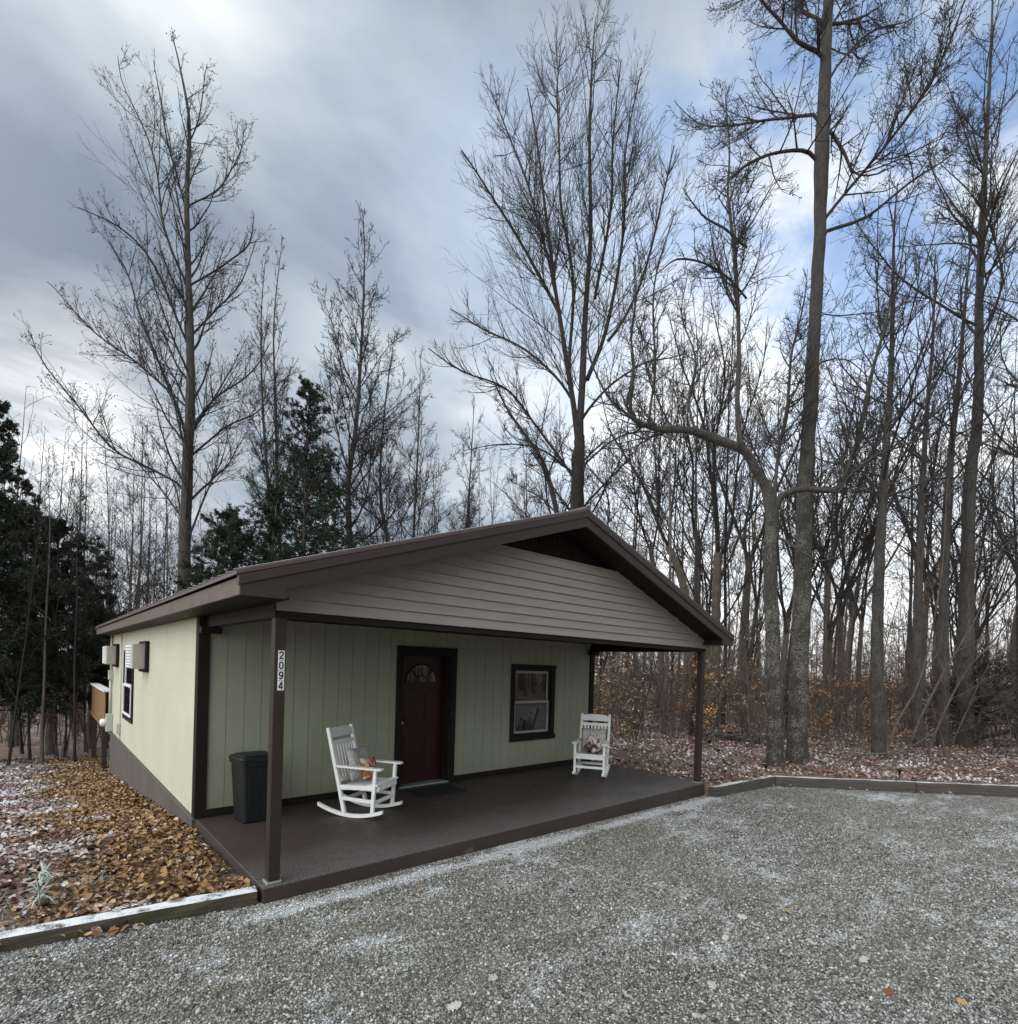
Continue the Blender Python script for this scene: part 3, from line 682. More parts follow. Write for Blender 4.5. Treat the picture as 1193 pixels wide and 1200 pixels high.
def m_leafp(q):
    n = q.noise(q.obj, 7, 4, .55, .6); n2 = q.noise(q.v('ADD', q.obj, (3, 1, 2)), 9, 3, .5, .4)
    c = q.ramp(n, (.40, (.62, .58, .50)), (.47, (.50, .42, .33)), (.50, (.50, .16, .035)), (.58, (.22, .055, .02)), (.66, (.42, .25, .09)))
    c = q.mix(q.rng(n2, .60, .64), c, (.09, .035, .025)); q.set(q.p, 'Base Color', c); q.set(q.p, 'Roughness', .9)
mat('leaf_print', m_leafp)
def m_leafp2(q):
    n = q.noise(q.obj, 6, 4, .55, .6); c = q.ramp(n, (.42, (.60, .56, .53)), (.50, (.44, .38, .36)), (.54, (.10, .045, .045)), (.62, (.05, .025, .028)))
    q.set(q.p, 'Base Color', c); q.set(q.p, 'Roughness', .9)
mat('leaf_print_dark', m_leafp2)
pillow(CH1, (.02, .14, .64), .45, .42, .13, .24, .05, T['knit'], 'large grey knitted pillow leaning on the back of the nearer rocking chair')
pillow(CH1, (.08, .03, .575), .34, .30, .11, .40, .12, T['leaf_print'], 'orange and cream leaf patterned pillow on the nearer rocking chair')
pillow(CH2, (.01, .14, .65), .47, .44, .13, .24, -.03, T['knit'], 'large pale knitted pillow leaning on the back of the far rocking chair')
pillow(CH2, (.04, .03, .575), .33, .30, .11, .40, .35, T['leaf_print_dark'], 'small maroon and cream patterned pillow on the far rocking chair')

# ------------------------------------------------------------------ trash can, doormat
tr = empty('trash_can', (.515, 2.11, 0), math.radians(4), 'tall black plastic trash can with a lid, in the porch corner', 'trash can')
def rrect(w, d, r, n=5):
    P = []
    for cx_, cy_, a0 in ((w/2-r, d/2-r, 0), (-w/2+r, d/2-r, 90), (-w/2+r, -d/2+r, 180), (w/2-r, -d/2+r, 270)):
        for i in range(n+1): a = math.radians(a0+90*i/n); P.append((cx_+r*math.cos(a), cy_+r*math.sin(a)))
    return P
def loft(b, secs):
    t = bmesh.new(); rings = [[t.verts.new((x, y, z)) for x, y in rrect(w, d, r)] for w, d, r, z in secs]; n = len(rings[0])
    for a, c in zip(rings, rings[1:]):
        for k in range(n): f = t.faces.new((a[k-1], a[k], c[k], c[k-1])); f.smooth = False
    t.faces.new(rings[0][::-1]); t.faces.new(rings[-1]); b.add(t)
tr.scale = (.84, .86, .90)
b = MB(); loft(b, [(.36, .38, .06, .0), (.38, .40, .06, .02), (.475, .465, .07, .74), (.475, .465, .07, .755), (.515, .505, .075, .757), (.518, .508, .075, .80)])
for x in (-.12, 0, .12): b.bar((x*.85, -.196, .06), (x, -.232, .70), .05, .012, (0, 1, 0), .004)
b.box(-.15, .15, -.262, -.225, .735, .765, .006)
b.build('bin_body', T['bin_plastic'], tr)
b = MB(); loft(b, [(.53, .52, .08, .80), (.535, .525, .08, .822), (.51, .50, .075, .838), (.44, .42, .07, .845), (.40, .38, .06, .862), (.25, .22, .05, .868)]); b.box(-.09, .09, -.285, -.255, .79, .825, .006); b.build('lid', T['bin_plastic'], tr)
b = MB(); b.box(.13, .15, -.244, -.2405, .625, .67, .0008); b.build('sticker', T['label_white'], tr)
b = MB(); b.prism(rrect(.80, .52, .02), .001, .014, 'z', .003); o = b.build('doormat', T['mat_rubber'], None, label='dark rubber doormat lying in front of the red door', cat='doormat'); o.location = (3.08, 2.08, 0)

# ------------------------------------------------------------------ landscape timbers, path lights
def timber(p, q, w, h, ztop, m, label):
    p = np.array(p, float); q = np.array(q, float); L = np.linalg.norm(q-p); n = max(3, int(L/.22)); bm = bmesh.new(); rings = []; rr_ = random.Random(int(L*100))
    prof = [(-.5, 0), (-.5, .82), (-.42, 1), (.42, 1), (.5, .82), (.5, 0)]
    for i in range(n+1):
        jx = [rr_.uniform(-.008, .008) for _ in prof]
        rings.append([bm.verts.new((L*i/n, a*w+jx[k], (c-1)*h+jx[-k]*.7)) for k, (a, c) in enumerate(prof)])
    for a, c in zip(rings, rings[1:]):
        for k in range(6): bm.faces.new((a[k-1], a[k], c[k], c[k-1]))
    bm.faces.new(rings[0]); bm.faces.new(rings[-1][::-1]); bmesh.ops.recalc_face_normals(bm, faces=bm.faces)
    me = bpy.data.meshes.new('landscape_timber'); bm.to_mesh(me); bm.free(); me.materials.append(m)
    o = link_mesh('landscape_timber', me, None, label, 'landscape timber', 'timbers edging the gravel')
    o.location = (p[0], p[1], ztop); o.rotation_euler = (0, 0, math.atan2(q[1]-p[1], q[0]-p[0])); return o
timber((-.03, .085), (-2.44, .44), .155, .24, -.015, T['mossy_timber'], 'mossy timber topped with snow, edging the leaf bed left of the porch')
timber((-2.46, .445), (-4.9, .80), .155, .24, -.02, T['mossy_timber'], 'mossy timber edging the leaf bed beyond the left edge of the photo')
timber((7.206, -.12), (9.20, -.30), .13, .24, -.045, T['brown_timber'], 'short brown timber running from the porch corner towards the big trees')
d_ = nrm(np.array([3.25, -3.10])); a_ = np.array([9.23, -.33])
timber(a_, a_+d_*2.6, .13, .24, -.055, T['brown_timber'], 'brown timber along the back of the gravel, between the two path lights')
timber(a_+d_*2.62, a_+d_*5.2, .13, .24, -.06, T['brown_timber'], 'brown timber along the back of the gravel, at the right edge of the photo')
timber(a_+d_*5.22, a_+d_*8.0, .13, .24, -.04, T['brown_timber'], 'brown timber along the back of the gravel, beyond the right edge of the photo')
def path_light(x, y, label):
    z = gz(x, y)
    r = empty('path_light', (x, y, z), .3, label, 'path light', 'path lights beside the gravel')
    b = MB(); b.tube([(0, 0, -.05), (0, 0, .16)], .011, 8); b.build('stake', T['black_plastic'], r)
    b = MB(); b.lathe([(.022, .12), (.026, .165), (.055, .17), (.058, .18), (.03, .20), (.008, .206)], 16); b.build('lamp_head', T['black_plastic'], r)
path_light(9.30, -.13, 'small black path light at the corner of the gravel edging')
q_ = a_+d_*2.45+np.array([.12, .12]); path_light(q_[0], q_[1], 'small black path light behind the long timber on the right')

# ------------------------------------------------------------------ trees
def unit(v): return v/np.maximum(np.linalg.norm(v, axis=-1, keepdims=True), 1e-9)
def grow(r, P0, D0, L, R0, R1, K, wander, up):
    N = len(P0); pts = np.zeros((N, K, 3)); pts[:, 0] = P0; d = unit(D0.copy()); rad = np.zeros((N, K))
    t = np.linspace(0, 1, K); rad[:] = R0[:, None]*(1-t)+R1[:, None]*t
    bend = r.normal(0, wander*.6, (N, 3))
    for k in range(1, K):
        d = unit(d+r.normal(0, wander, (N, 3))+bend+np.array([0, 0, 1.0])*np.asarray(up).reshape(-1, 1))
        pts[:, k] = pts[:, k-1]+d*(L/(K-1))[:, None]
    return pts, rad
def sample(pts, i, t):
    K = pts.shape[1]; f = t*(K-1); k = np.minimum(f.astype(int), K-2); w = f-k
    a = pts[i, k]; c = pts[i, k+1]
    return (a*(1-w[:, None])+c*w[:, None], unit(c-a)) if pts.ndim == 3 else (a*(1-w)+c*w)
def spawn(r, pts, rad, per, t0, t1, ang, angsd, ratio, rmin, rk=.62, taper=.55, minlen=.12, lens=None):
    N = len(pts); L = np.linalg.norm(np.diff(pts, axis=1), axis=2).sum(1) if lens is None else lens
    cnt = np.maximum(0, np.round(per*np.clip(L/np.median(L), .35, 1.8)*r.uniform(.75, 1.25, N))).astype(int)
    i = np.repeat(np.arange(N), cnt); M = len(i); t = r.uniform(t0, t1, M)
    P, Tn = sample(pts, i, t); R0 = sample(rad, i, t)
    az = unit(np.cross(Tn, r.normal(size=(M, 3)))); a = np.radians(r.normal(ang, angsd, M))[:, None]
    D_ = Tn*np.cos(a)+az*np.sin(a)
    l = np.maximum(L[i]*ratio*(1-taper*(t-t0)/(t1-t0))*r.uniform(.6, 1.25, M), minlen)
    return P, D_, l, np.maximum(R0*rk, rmin), i
def tubes(levels):
    """levels: list of (pts (N,K,3), rad (N,K), sides) -> verts, quads"""
    VV, FF, off = [], [], 0
    for pts, rad, n in levels:
        N, K, _ = pts.shape
        if N == 0: continue
        tg = np.zeros_like(pts); tg[:, 1:-1] = pts[:, 2:]-pts[:, :-2]; tg[:, 0] = pts[:, 1]-pts[:, 0]; tg[:, -1] = pts[:, -1]-pts[:, -2]; tg = unit(tg)
        ref = np.where(np.abs(tg[:, :1, 2:3]) > .9, np.array([1., .3, 0]), np.array([0, 0, 1.]))
        ref = np.broadcast_to(ref, tg.shape); u = unit(np.cross(tg, ref)); w = np.cross(tg, u)
        a = np.arange(n)*2*math.pi/n
        ring = pts[:, :, None]+(u[:, :, None]*np.cos(a)[None, None, :, None]+w[:, :, None]*np.sin(a)[None, None, :, None])*rad[:, :, None, None]
        VV.append(ring.reshape(-1, 3)); base = off+np.arange(N*K*n).reshape(N, K, n)
        nx_ = np.roll(base, -1, axis=2)
        FF.append(np.stack([base[:, :-1], nx_[:, :-1], nx_[:, 1:], base[:, 1:]], -1).reshape(-1, 4)); off += N*K*n
    return np.concatenate(VV), np.concatenate(FF)
def resample(P, Rr, K):
    P = np.asarray(P, float); Rr = np.asarray(Rr, float)
    s = np.concatenate([[0], np.cumsum(np.linalg.norm(np.diff(P, axis=0), axis=1))]); t = np.linspace(0, s[-1], K)
    # smooth interpolation through the points
    def cr(V):
        o = []
        for x in t:
            k = min(np.searchsorted(s, x, 'right')-1, len(s)-2); f = (x-s[k])/(s[k+1]-s[k])
            p0, p1, p2, p3 = V[max(k-1, 0)], V[k], V[k+1], V[min(k+2, len(V)-1)]
            o.append(.5*((2*p1)+(-p0+p2)*f+(2*p0-5*p1+4*p2-p3)*f*f+(-p0+3*p1-3*p2+p3)*f**3))
        return np.array(o)
    return cr(P), np.maximum(np.interp(t, s, Rr), .004)
def octa(C, s, r):
    n = len(C); b = np.array([(1, 0, 0), (-1, 0, 0), (0, 1, 0), (0, -1, 0), (0, 0, 1.5), (0, 0, -1.5)], float)
    V = C[:, None]+b[None]*np.asarray(s).reshape(-1, 1, 1)*r.uniform(.7, 1.3, (n, 6, 1))
    f = np.array([(0, 2, 4), (2, 1, 4), (1, 3, 4), (3, 0, 4), (2, 0, 5), (1, 2, 5), (3, 1, 5), (0, 3, 5)])
    return V.reshape(-1, 3), (np.arange(n)[:, None, None]*6+f[None]).reshape(-1, 3)
def twigs(r, limbs, per=(9, 6, 3), ang=(42, 45, 45), ratio=(.42, .42, .5), tw=.006, up=(.10, .08, .05), wander=.10, t0=.15, deep=3, pods=False, pod=.026, rcap=.022):
    """limbs: list of (pts, rad) arrays already resampled to one K; grows three finer orders of branch on them"""
    lv = []; P = np.array([x[0] for x in limbs]); Q = np.array([x[1] for x in limbs]); lv.append((P, Q, 6)); cur = (P, Q)
    Ks = (7, 5, 3); ns = (4, 3, 3)
    for k in range(deep):
        p, d, l, r0, i = spawn(r, cur[0], cur[1], per[k], t0 if k == 0 else .12, .99, ang[k], 11, ratio[k], tw, taper=.78 if k == 0 else .6)
        cur = grow(r, p, d, l, np.minimum(r0, rcap if k == 0 else rcap*.5), np.full(len(p), tw*.75), Ks[k], wander*(1+.25*k), up[k]); lv.append((cur[0], cur[1], ns[k]))
    V, Fc = tubes(lv); fs = [Fc]
    if pods:
        e = cur[0][:, -1]; e = e[r.random(len(e)) < pods]; v2, f2 = octa(e, np.full(len(e), pod), r); fs = [Fc, f2+len(V)]; V = np.concatenate([V, v2])
    return V, fs
def make_tree(name, base, trunk_pts, trunk_rad, limbs, label, cat='tree', group=None, bk='bark_grey', tk='twig', seed=1, K=16, auto=None, lw=.58, **kw):
    """trunk_pts and limbs in world space; auto = dict(n, t0, t1, ang, len, up) grows the limbs the photo does not single out"""
    r = np.random.default_rng(seed); base = np.asarray(base, float); o = empty(name, base, 0, label, cat, group)
    tp, trd = resample(np.asarray(trunk_pts)-base, trunk_rad, 60)
    tp[1:-1, :2] += r.normal(0, .05, (58, 2))*trd[1:-1, None]+(np.cumsum(r.normal(0, .006, (58, 2)), 0) if name == 'forked_tree' else 0); trd = trd*r.uniform(.95, 1.05, 60)
    V, Fc = tubes([(tp[None], trd[None], 12)])
    link_mesh('trunk', np_mesh('trunk', V, [Fc], T[bk], True), o)
    L = []
    for p, q in limbs:      # root every limb in the heart of the trunk when it starts beside it
        p = np.asarray(p)-base; q = np.asarray(q)*lw; dd_ = np.linalg.norm(tp-p[0], axis=1); k_ = max(int(dd_.argmin())-1, 0)
        if .01 < dd_.min() < .6: p = np.vstack([tp[k_], p]); q = np.r_[min(q[0]*1.25, trd[k_]), q]
        L.append(resample(p, q, K))
    for q in L:
        s_ = np.linspace(0, 1, K)[:, None]; w_ = np.linalg.norm(q[0][-1]-q[0][0]); q[0][:] += sum(r.normal(0, .012*w_/(k_+1), (1, 3))*np.sin(math.pi*(k_+1)*s_) for k_ in range(5))
    if auto:
        n = auto['n']; t = np.linspace(auto.get('t0', .35), auto.get('t1', .985), n)+r.normal(0, .012, n); t = np.clip(t, .05, .99)
        P, Tn = sample(tp[None], np.zeros(n, int), t); Rr = sample(trd[None], np.zeros(n, int), t)
        az = np.cumsum(r.normal(2.4, .5, n)); a = np.radians(r.normal(auto.get('ang', 48), 8, n)*(1-auto.get('narrow', .35)*(t-t[0])/(t[-1]-t[0])))
        u = unit(np.cross(Tn, np.array([0, 1., 0]))); w = np.cross(Tn, u)
        D_ = Tn*np.cos(a)[:, None]+(u*np.cos(az)[:, None]+w*np.sin(az)[:, None])*np.sin(a)[:, None]
        prof = auto.get('prof', lambda x: (1-x)**.7)
        rel = (t-auto.get('t0', .35))/(1-auto.get('t0', .35))
        l = np.maximum(auto['len']*prof(np.clip(rel, 0, 1))*r.uniform(.7, 1.2, n), .35)
        p_, r_ = grow(r, P, D_, l, np.clip(Rr*.38, .011, auto.get('rmax', .05)), np.full(n, .007), K, auto.get('wander', .09), auto.get('up', .07))
        L += [(p_[i], r_[i]) for i in range(n)]
    V, fs = twigs(r, L, **kw)
    link_mesh('crown', np_mesh('crown', V, fs, T[tk], False), o)
    return o
def pxl(d, pts, dd=None):
    """pixel polyline at a distance (drifting by dd along its length) -> points"""
    n = len(pts); return [at(u, v, d+(dd or 0)*i/max(n-1, 1)) for i, (u, v) in enumerate(pts)]
def wr(d, ws): return [w/2*d/F for w in ws]
def ir(a, b, n): return list(np.linspace(a, b, n))

# big lichen trunk right of the porch
d = 12.05
tp = pxl(d, [(935, 899), (935, 884), (936, 800), (940, 700), (943, 600), (948, 500), (955, 380), (960, 280), (963, 180), (967, 80), (972, -20), (977, -150), (984, -300), (990, -430)])
tr_ = wr(d, [31, 23, 20, 18.5, 17, 15.5, 13.5, 12.5, 16, 12, 10, 8, 5, 2])
lm = [(pxl(d, [(952, 183), (933, 177), (900, 183), (870, 196), (852, 212), (835, 240)], -1.2), ir(.075, .012, 6)),
      (pxl(d, [(956, 135), (930, 133), (900, 133), (858, 140), (821, 140), (790, 118)], 1.0), ir(.07, .012, 6)),
      (pxl(d, [(960, 65), (933, 50), (908, 17), (892, -10), (880, -60)], -.8), ir(.085, .02, 5)),
      (pxl(d, [(962, 30), (940, 15), (930, -10), (915, -60)], .8), ir(.06, .02, 4)),
      (pxl(d, [(969, 152), (987, 175), (1000, 200), (1025, 204), (1055, 190)], -.9), ir(.075, .012, 5)),
      (pxl(d, [(967, 271), (1017, 250), (1075, 208), (1117, 183), (1150, 150)], 1.6), ir(.07, .012, 5)),
      (pxl(d, [(969, 254), (1033, 175), (1096, 87), (1129, 8), (1145, -60)], -1.5), ir(.06, .015, 5)),
      (pxl(d, [(971, 83), (1000, 54), (1050, 33), (1090, 10)], 1.2), ir(.05, .012, 4)),
      (pxl(d, [(972, 40), (990, 5), (1010, -50)], .6), ir(.05, .015, 3)),
      (pxl(d, [(965, 367), (983, 365), (1042, 362), (1070, 350)], 1.0), ir(.028, .008, 4)),
      (pxl(d, [(962, 425), (992, 423), (1020, 446), (1045, 470)], -.6), ir(.03, .008, 4)),
      (pxl(d, [(950, 500), (925, 470), (905, 455), (880, 458)], .9), ir(.022, .007, 4)),
      (pxl(d, [(938, 590), (980, 545), (1040, 515), (1090, 500)], -1.2), ir(.025, .007, 4)),
      (pxl(d, [(938, 700), (985, 705), (1050, 735), (1110, 735)], -1.0), ir(.02, .006, 4))]
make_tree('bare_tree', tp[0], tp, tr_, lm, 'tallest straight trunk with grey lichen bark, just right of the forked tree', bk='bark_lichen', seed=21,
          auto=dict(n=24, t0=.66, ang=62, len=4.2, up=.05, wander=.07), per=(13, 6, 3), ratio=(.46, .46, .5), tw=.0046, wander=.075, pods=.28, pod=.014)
# forked tree with two crooked arms
d = 11.6
low = pxl(d, [(909, 902), (908, 890), (907, 860), (906, 800), (905, 740), (904, 690), (904, 640), (905, 605)])
arm = pxl(d, [(899, 574), (887, 553), (872, 529), (841, 516), (807, 505), (772, 504), (746, 494), (739, 479), (741, 457), (744, 435), (741, 395), (747, 350), (744, 300)], -1.4)
tp = low+arm; tr_ = wr(d, [28, 20, 17, 16, 15.5, 15.5, 15.5, 15, 12, 10.5, 9.5, 10.5, 8.2, 6.6, 4.8, 4, 3.2, 2.6, 2, 1.5, .9])
lm = [(arm[3:], wr(d, [8, 7, 6, 5, 4, 3, 2.4, 2, 1.6, 1])),
      (pxl(d-1.1, [(748, 495), (722, 478), (704, 450), (690, 415), (694, 370)], -.6), wr(d, [4.5, 4, 3, 2.2, 1.2])),
      (pxl(d-.8, [(815, 507), (806, 470), (812, 420), (800, 370), (806, 320)], .7), wr(d, [4.5, 4, 3.2, 2.2, 1.2])),
      (pxl(d-.9, [(761, 501), (763, 479), (768, 440), (766, 380), (775, 310), (790, 250)], -.5), wr(d, [5, 4.5, 4, 3.5, 2.5, 1.5])),
      (pxl(d-.4, [(872, 529), (872, 483), (874, 440), (873, 400), (874, 354), (876, 283), (870, 220), (866, 170), (850, 110)], .8), wr(d, [9, 8, 8, 7, 7, 6, 4, 3, 1.5])),
      (pxl(d-.2, [(875, 290), (850, 267), (825, 250), (800, 220)], -.8), wr(d, [5, 4, 3, 1.5])),
      (pxl(d-.2, [(875, 350), (842, 317), (796, 302), (770, 320)], -1.0), wr(d, [4, 3.5, 3, 1.5])),
      (pxl(d, [(907, 600), (914, 586), (924, 579), (954, 576), (984, 577), (1002, 544), (1019, 496), (1030, 444), (1040, 390), (1047, 330)], -.9), wr(d, [15, 13, 11, 11, 10, 8, 7, 6, 4, 2])),
      (pxl(d-.6, [(985, 575), (1019, 537), (1060, 520), (1100, 505)], -.5), wr(d, [5, 4, 3, 1.5])),
      (pxl(d, [(907, 598), (912, 540), (925, 470), (930, 400), (945, 330)], 1.2), wr(d, [7, 6, 5, 4, 2])),
      (pxl(d, [(904, 640), (880, 628), (850, 632), (820, 640)], -.6), wr(d, [4, 3, 2, 1])),
      (pxl(d, [(905, 628), (930, 640), (960, 655), (985, 650)], -.9), wr(d, [5, 4, 3, 1.5]))]
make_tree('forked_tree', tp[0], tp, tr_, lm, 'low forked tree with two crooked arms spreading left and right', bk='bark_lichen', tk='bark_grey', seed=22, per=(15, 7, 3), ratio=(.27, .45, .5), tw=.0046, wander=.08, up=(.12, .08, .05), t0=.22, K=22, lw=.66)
# tall many-leadered tree rising behind the roof ridge
d = 21.0
tp = pxl(d, [(676, 845), (676, 720), (676, 600), (678, 540), (680, 510)]); tr_ = wr(d, [24, 19, 16, 14.5, 11])
lm = [(pxl(d, [(677, 520), (670, 465), (662, 387), (652, 336), (641, 258), (631, 181), (618, 103)], -2), wr(d, [11, 9, 7, 6, 5, 3.5, 1.5])),
      (pxl(d, [(680, 517), (690, 449), (696, 362), (701, 284), (698, 181), (697, 77), (699, 18)], 0), wr(d, [13, 12, 9, 7, 5, 3, 1.2])),
      (pxl(d, [(688, 445), (714, 393), (729, 331), (740, 232), (745, 155), (752, 80)], 1.6), wr(d, [8, 7, 6, 4, 3, 1.5])),
      (pxl(d, [(673, 563), (626, 496), (590, 455), (543, 434), (502, 408)], -2.5), wr(d, [4.5, 3.5, 3, 2.2, 1.2])),
      (pxl(d, [(668, 465), (621, 413), (569, 387), (528, 362)], 2.5), wr(d, [5, 4, 3, 1.5])),
      (pxl(d, [(657, 372), (616, 289), (574, 222), (541, 176)], -1.5), wr(d, [5, 4, 3, 1.5])),
      (pxl(d, [(648, 320), (622, 220), (596, 150), (575, 105)], 1.8), wr(d, [4.5, 3.5, 2.5, 1.5])),
      (pxl(d, [(667, 440), (672, 330), (660, 220), (655, 120), (662, 55)], 2.6), wr(d, [7, 5.5, 4.5, 3, 1.5])),
      (pxl(d, [(697, 350), (718, 250), (722, 160), (728, 70)], -2.2), wr(d, [6, 4.5, 3, 1.5])),
      (pxl(d, [(712, 400), (750, 330), (775, 240), (790, 170)], -1.5), wr(d, [5, 4, 3, 1.5])),
      (pxl(d, [(683, 490), (720, 450), (760, 425), (800, 415)], 2.0), wr(d, [5, 4, 3, 1.5])),
      (pxl(d, [(678, 560), (640, 530), (590, 520), (545, 528)], 2.0), wr(d, [4, 3, 2.2, 1.2])),
      (pxl(d, [(680, 550), (720, 515), (760, 505), (800, 520)], -2.0), wr(d, [4, 3, 2.2, 1.2]))]
make_tree('bare_tree', tp[0], tp, tr_, lm, 'tallest bare tree with many upright leaders, rising behind the roof ridge', bk='bark_dark', tk='bark_dark', seed=23, auto=dict(n=12, t0=.5, ang=58, len=6, up=.06, rmax=.05), per=(17, 7, 3), ang=(38, 34, 33), ratio=(.44, .46, .5), tw=.0048, rcap=.022, lw=.72, wander=.055, up=(.13, .10, .07), t0=.1, K=18)
# leaning neighbour of it
d = 20.0
tp = pxl(d, [(662, 700), (656, 640), (652, 599), (636, 542), (612, 505), (595, 480), (575, 440)]); tr_ = wr(d, [6.5, 6.5, 6, 5, 3.6, 2.6, 1.2])
tp = [np.array([tp[0][0], tp[0][1], gz(tp[0][0], tp[0][1])-.1])]+tp
make_tree('bare_tree', tp[0], tp, [.12]+tr_, [], 'thin dark tree leaning left against the big tree behind the ridge', bk='bark_dark', seed=24, auto=dict(n=12, t0=.55, ang=45, len=3.0), per=(7, 5, 3), tw=.0075)
# tall poplar on the left
d = 21.5
tp = pxl(d, [(212, 850), (214, 760), (216, 690), (217, 621), (220, 541), (223, 460), (223, 390), (221, 335), (219, 230), (222, 147), (212, 84), (202, 42)]); tr_ = wr(d, [16, 14.5, 13, 12.5, 11.5, 9.5, 8, 7, 5, 3.4, 2, 1])
lm = [(pxl(d, [(218, 327), (189, 251), (168, 168), (143, 105), (138, 65)], 1.5), wr(d, [5, 4, 3, 2, 1])),
      (pxl(d, [(220, 402), (180, 310), (142, 268), (92, 243)], -2), wr(d, [5, 4, 3, 1.2])),
      (pxl(d, [(213, 569), (173, 545), (133, 521), (93, 472), (48, 420), (36, 390)], -2.5), wr(d, [5.5, 4.5, 4, 3, 2, 1])),
      (pxl(d, [(213, 605), (185, 569), (147, 532), (108, 508)], 2), wr(d, [4, 3, 2, 1])),
      (pxl(d, [(219, 541), (207, 500), (193, 456), (172, 377), (150, 320), (110, 265)], 2.5), wr(d, [7, 6, 5, 4, 3, 1.2])),
      (pxl(d, [(221, 480), (170, 430), (110, 390), (55, 330)], -.8), wr(d, [5, 4, 3, 1.2])),
      (pxl(d, [(223, 533), (262, 500), (302, 484), (325, 455)], 1.5), wr(d, [4.5, 3.5, 2.5, 1])),
      (pxl(d, [(225, 508), (257, 468), (298, 436), (318, 400)], -1.8), wr(d, [4.5, 3.5, 2.5, 1])),
      (pxl(d, [(222, 398), (251, 369), (285, 331), (300, 285)], 1.0), wr(d, [4.5, 3.5, 2.5, 1])),
      (pxl(d, [(222, 335), (268, 306), (293, 285), (298, 250)], -1.2), wr(d, [4, 3.2, 2.4, 1])),
      (pxl(d, [(222, 243), (260, 214), (281, 172), (284, 140)], 1.0), wr(d, [3.5, 2.8, 2, 1])),
      (pxl(d, [(219, 250), (198, 170), (188, 110), (180, 70)], -1.2), wr(d, [3.5, 2.8, 2, 1])),
      (pxl(d, [(221, 170), (236, 120), (243, 75)], .8), wr(d, [3, 2.2, 1]))]
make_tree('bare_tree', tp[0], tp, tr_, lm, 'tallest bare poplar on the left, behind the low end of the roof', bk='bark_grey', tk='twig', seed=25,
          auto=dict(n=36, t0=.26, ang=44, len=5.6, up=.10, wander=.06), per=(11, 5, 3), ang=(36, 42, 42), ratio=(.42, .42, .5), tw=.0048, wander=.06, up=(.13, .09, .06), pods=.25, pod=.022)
# slimmer trees above the roof, left half
def slim(px_, d, w0, label, seed, n=20, ang=42, ln=3.0, bk='bark_grey', pods=0, tw=.0068, limbs=(), t0=.35, per=(7, 4, 2), group=None, up=.14, name='bare_tree', rmax=.06):
    P = pxl(d, px_); b0 = P[0]; P = [np.array([b0[0], b0[1], gz(b0[0], b0[1])-.15])]+P
    hs = [(q[2]-P[0][2])/(P[-1][2]-P[0][2]) for q in P]; rd = [max(w0/2*d/F*(.98-.92*h), .007) for h in hs]
    return make_tree(name, P[0], P, rd, list(limbs), label, bk=bk, seed=seed, auto=dict(n=int(n*1.15), t0=t0, ang=ang*1.1, len=ln*1.75, up=up*.55, rmax=rmax, wander=.07), per=(per[0]+3, per[1]+1, per[2]), tw=tw, ang=(36, 40, 40), ratio=(.40, .44, .5), up=(.10, .07, .05), pods=pods, pod=.022, wander=.065, group=group)
slim([(410, 700), (410, 641), (408, 573), (416, 508), (419, 478), (425, 377), (427, 293), (425, 247)], 24, 11, 'narrow crowned bare tree with curved trunk, just right of the cedar', 31, 40, 42, 3.4, pods=.6)
slim([(318, 700), (316, 600), (308, 478), (306, 377), (312, 293)], 26, 7, 'slim bare tree standing left behind the pointed cedar', 32, 22, 30, 2.6)
slim([(330, 700), (326, 600), (323, 478), (321, 377), (331, 280)], 27, 7, 'slim bare tree rising through the pointed cedar', 33, 22, 30, 2.6)
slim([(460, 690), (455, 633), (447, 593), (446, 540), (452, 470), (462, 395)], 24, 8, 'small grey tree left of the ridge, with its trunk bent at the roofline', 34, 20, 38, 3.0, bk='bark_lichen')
slim([(484, 690), (485, 620), (490, 520), (493, 415)], 27, 6, 'slender tree between the bent grey tree and the tall many-leadered tree', 35, 20, 32, 2.8)
slim([(545, 690), (548, 610), (552, 540), (556, 470)], 30, 6, 'small thin tree seen over the middle of the roof slope', 36, 18, 36, 3.0)
# right side trunks
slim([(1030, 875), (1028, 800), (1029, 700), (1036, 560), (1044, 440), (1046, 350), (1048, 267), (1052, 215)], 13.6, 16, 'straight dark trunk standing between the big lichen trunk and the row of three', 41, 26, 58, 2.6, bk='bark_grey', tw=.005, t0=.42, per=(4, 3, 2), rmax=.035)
slim([(1077, 868), (1074, 800), (1078, 640), (1085, 500), (1093, 400), (1096, 300)], 15.4, 13, 'leftmost of the three straight trunks close together on the right', 42, 16, 55, 2.4, tw=.005, t0=.45, per=(3, 3, 2), rmax=.035)
slim([(1105, 868), (1106, 700), (1112, 560), (1124, 440), (1133, 330), (1142, 240)], 15.9, 14, 'middle of the three straight trunks close together on the right', 43, 17, 55, 2.4, tw=.005, t0=.48, per=(3, 3, 2), rmax=.035)
slim([(1131, 868), (1133, 700), (1137, 560), (1146, 480), (1148, 330), (1156, 167), (1162, 40), (1164, -30)], 16, 18, 'tallest of the three straight trunks on the right, its top against the blue sky', 44, 30, 42, 3.0, tw=.005, t0=.50, per=(6, 4, 3), rmax=.04)
slim([(1262, 880), (1255, 700), (1250, 500), (1245, 300), (1240, 120)], 15, 16, 'tree beyond the right edge whose branches sweep into the photo', 45, 30, 66, 3.6, tw=.005, t0=.25, per=(6, 4, 3), rmax=.035)
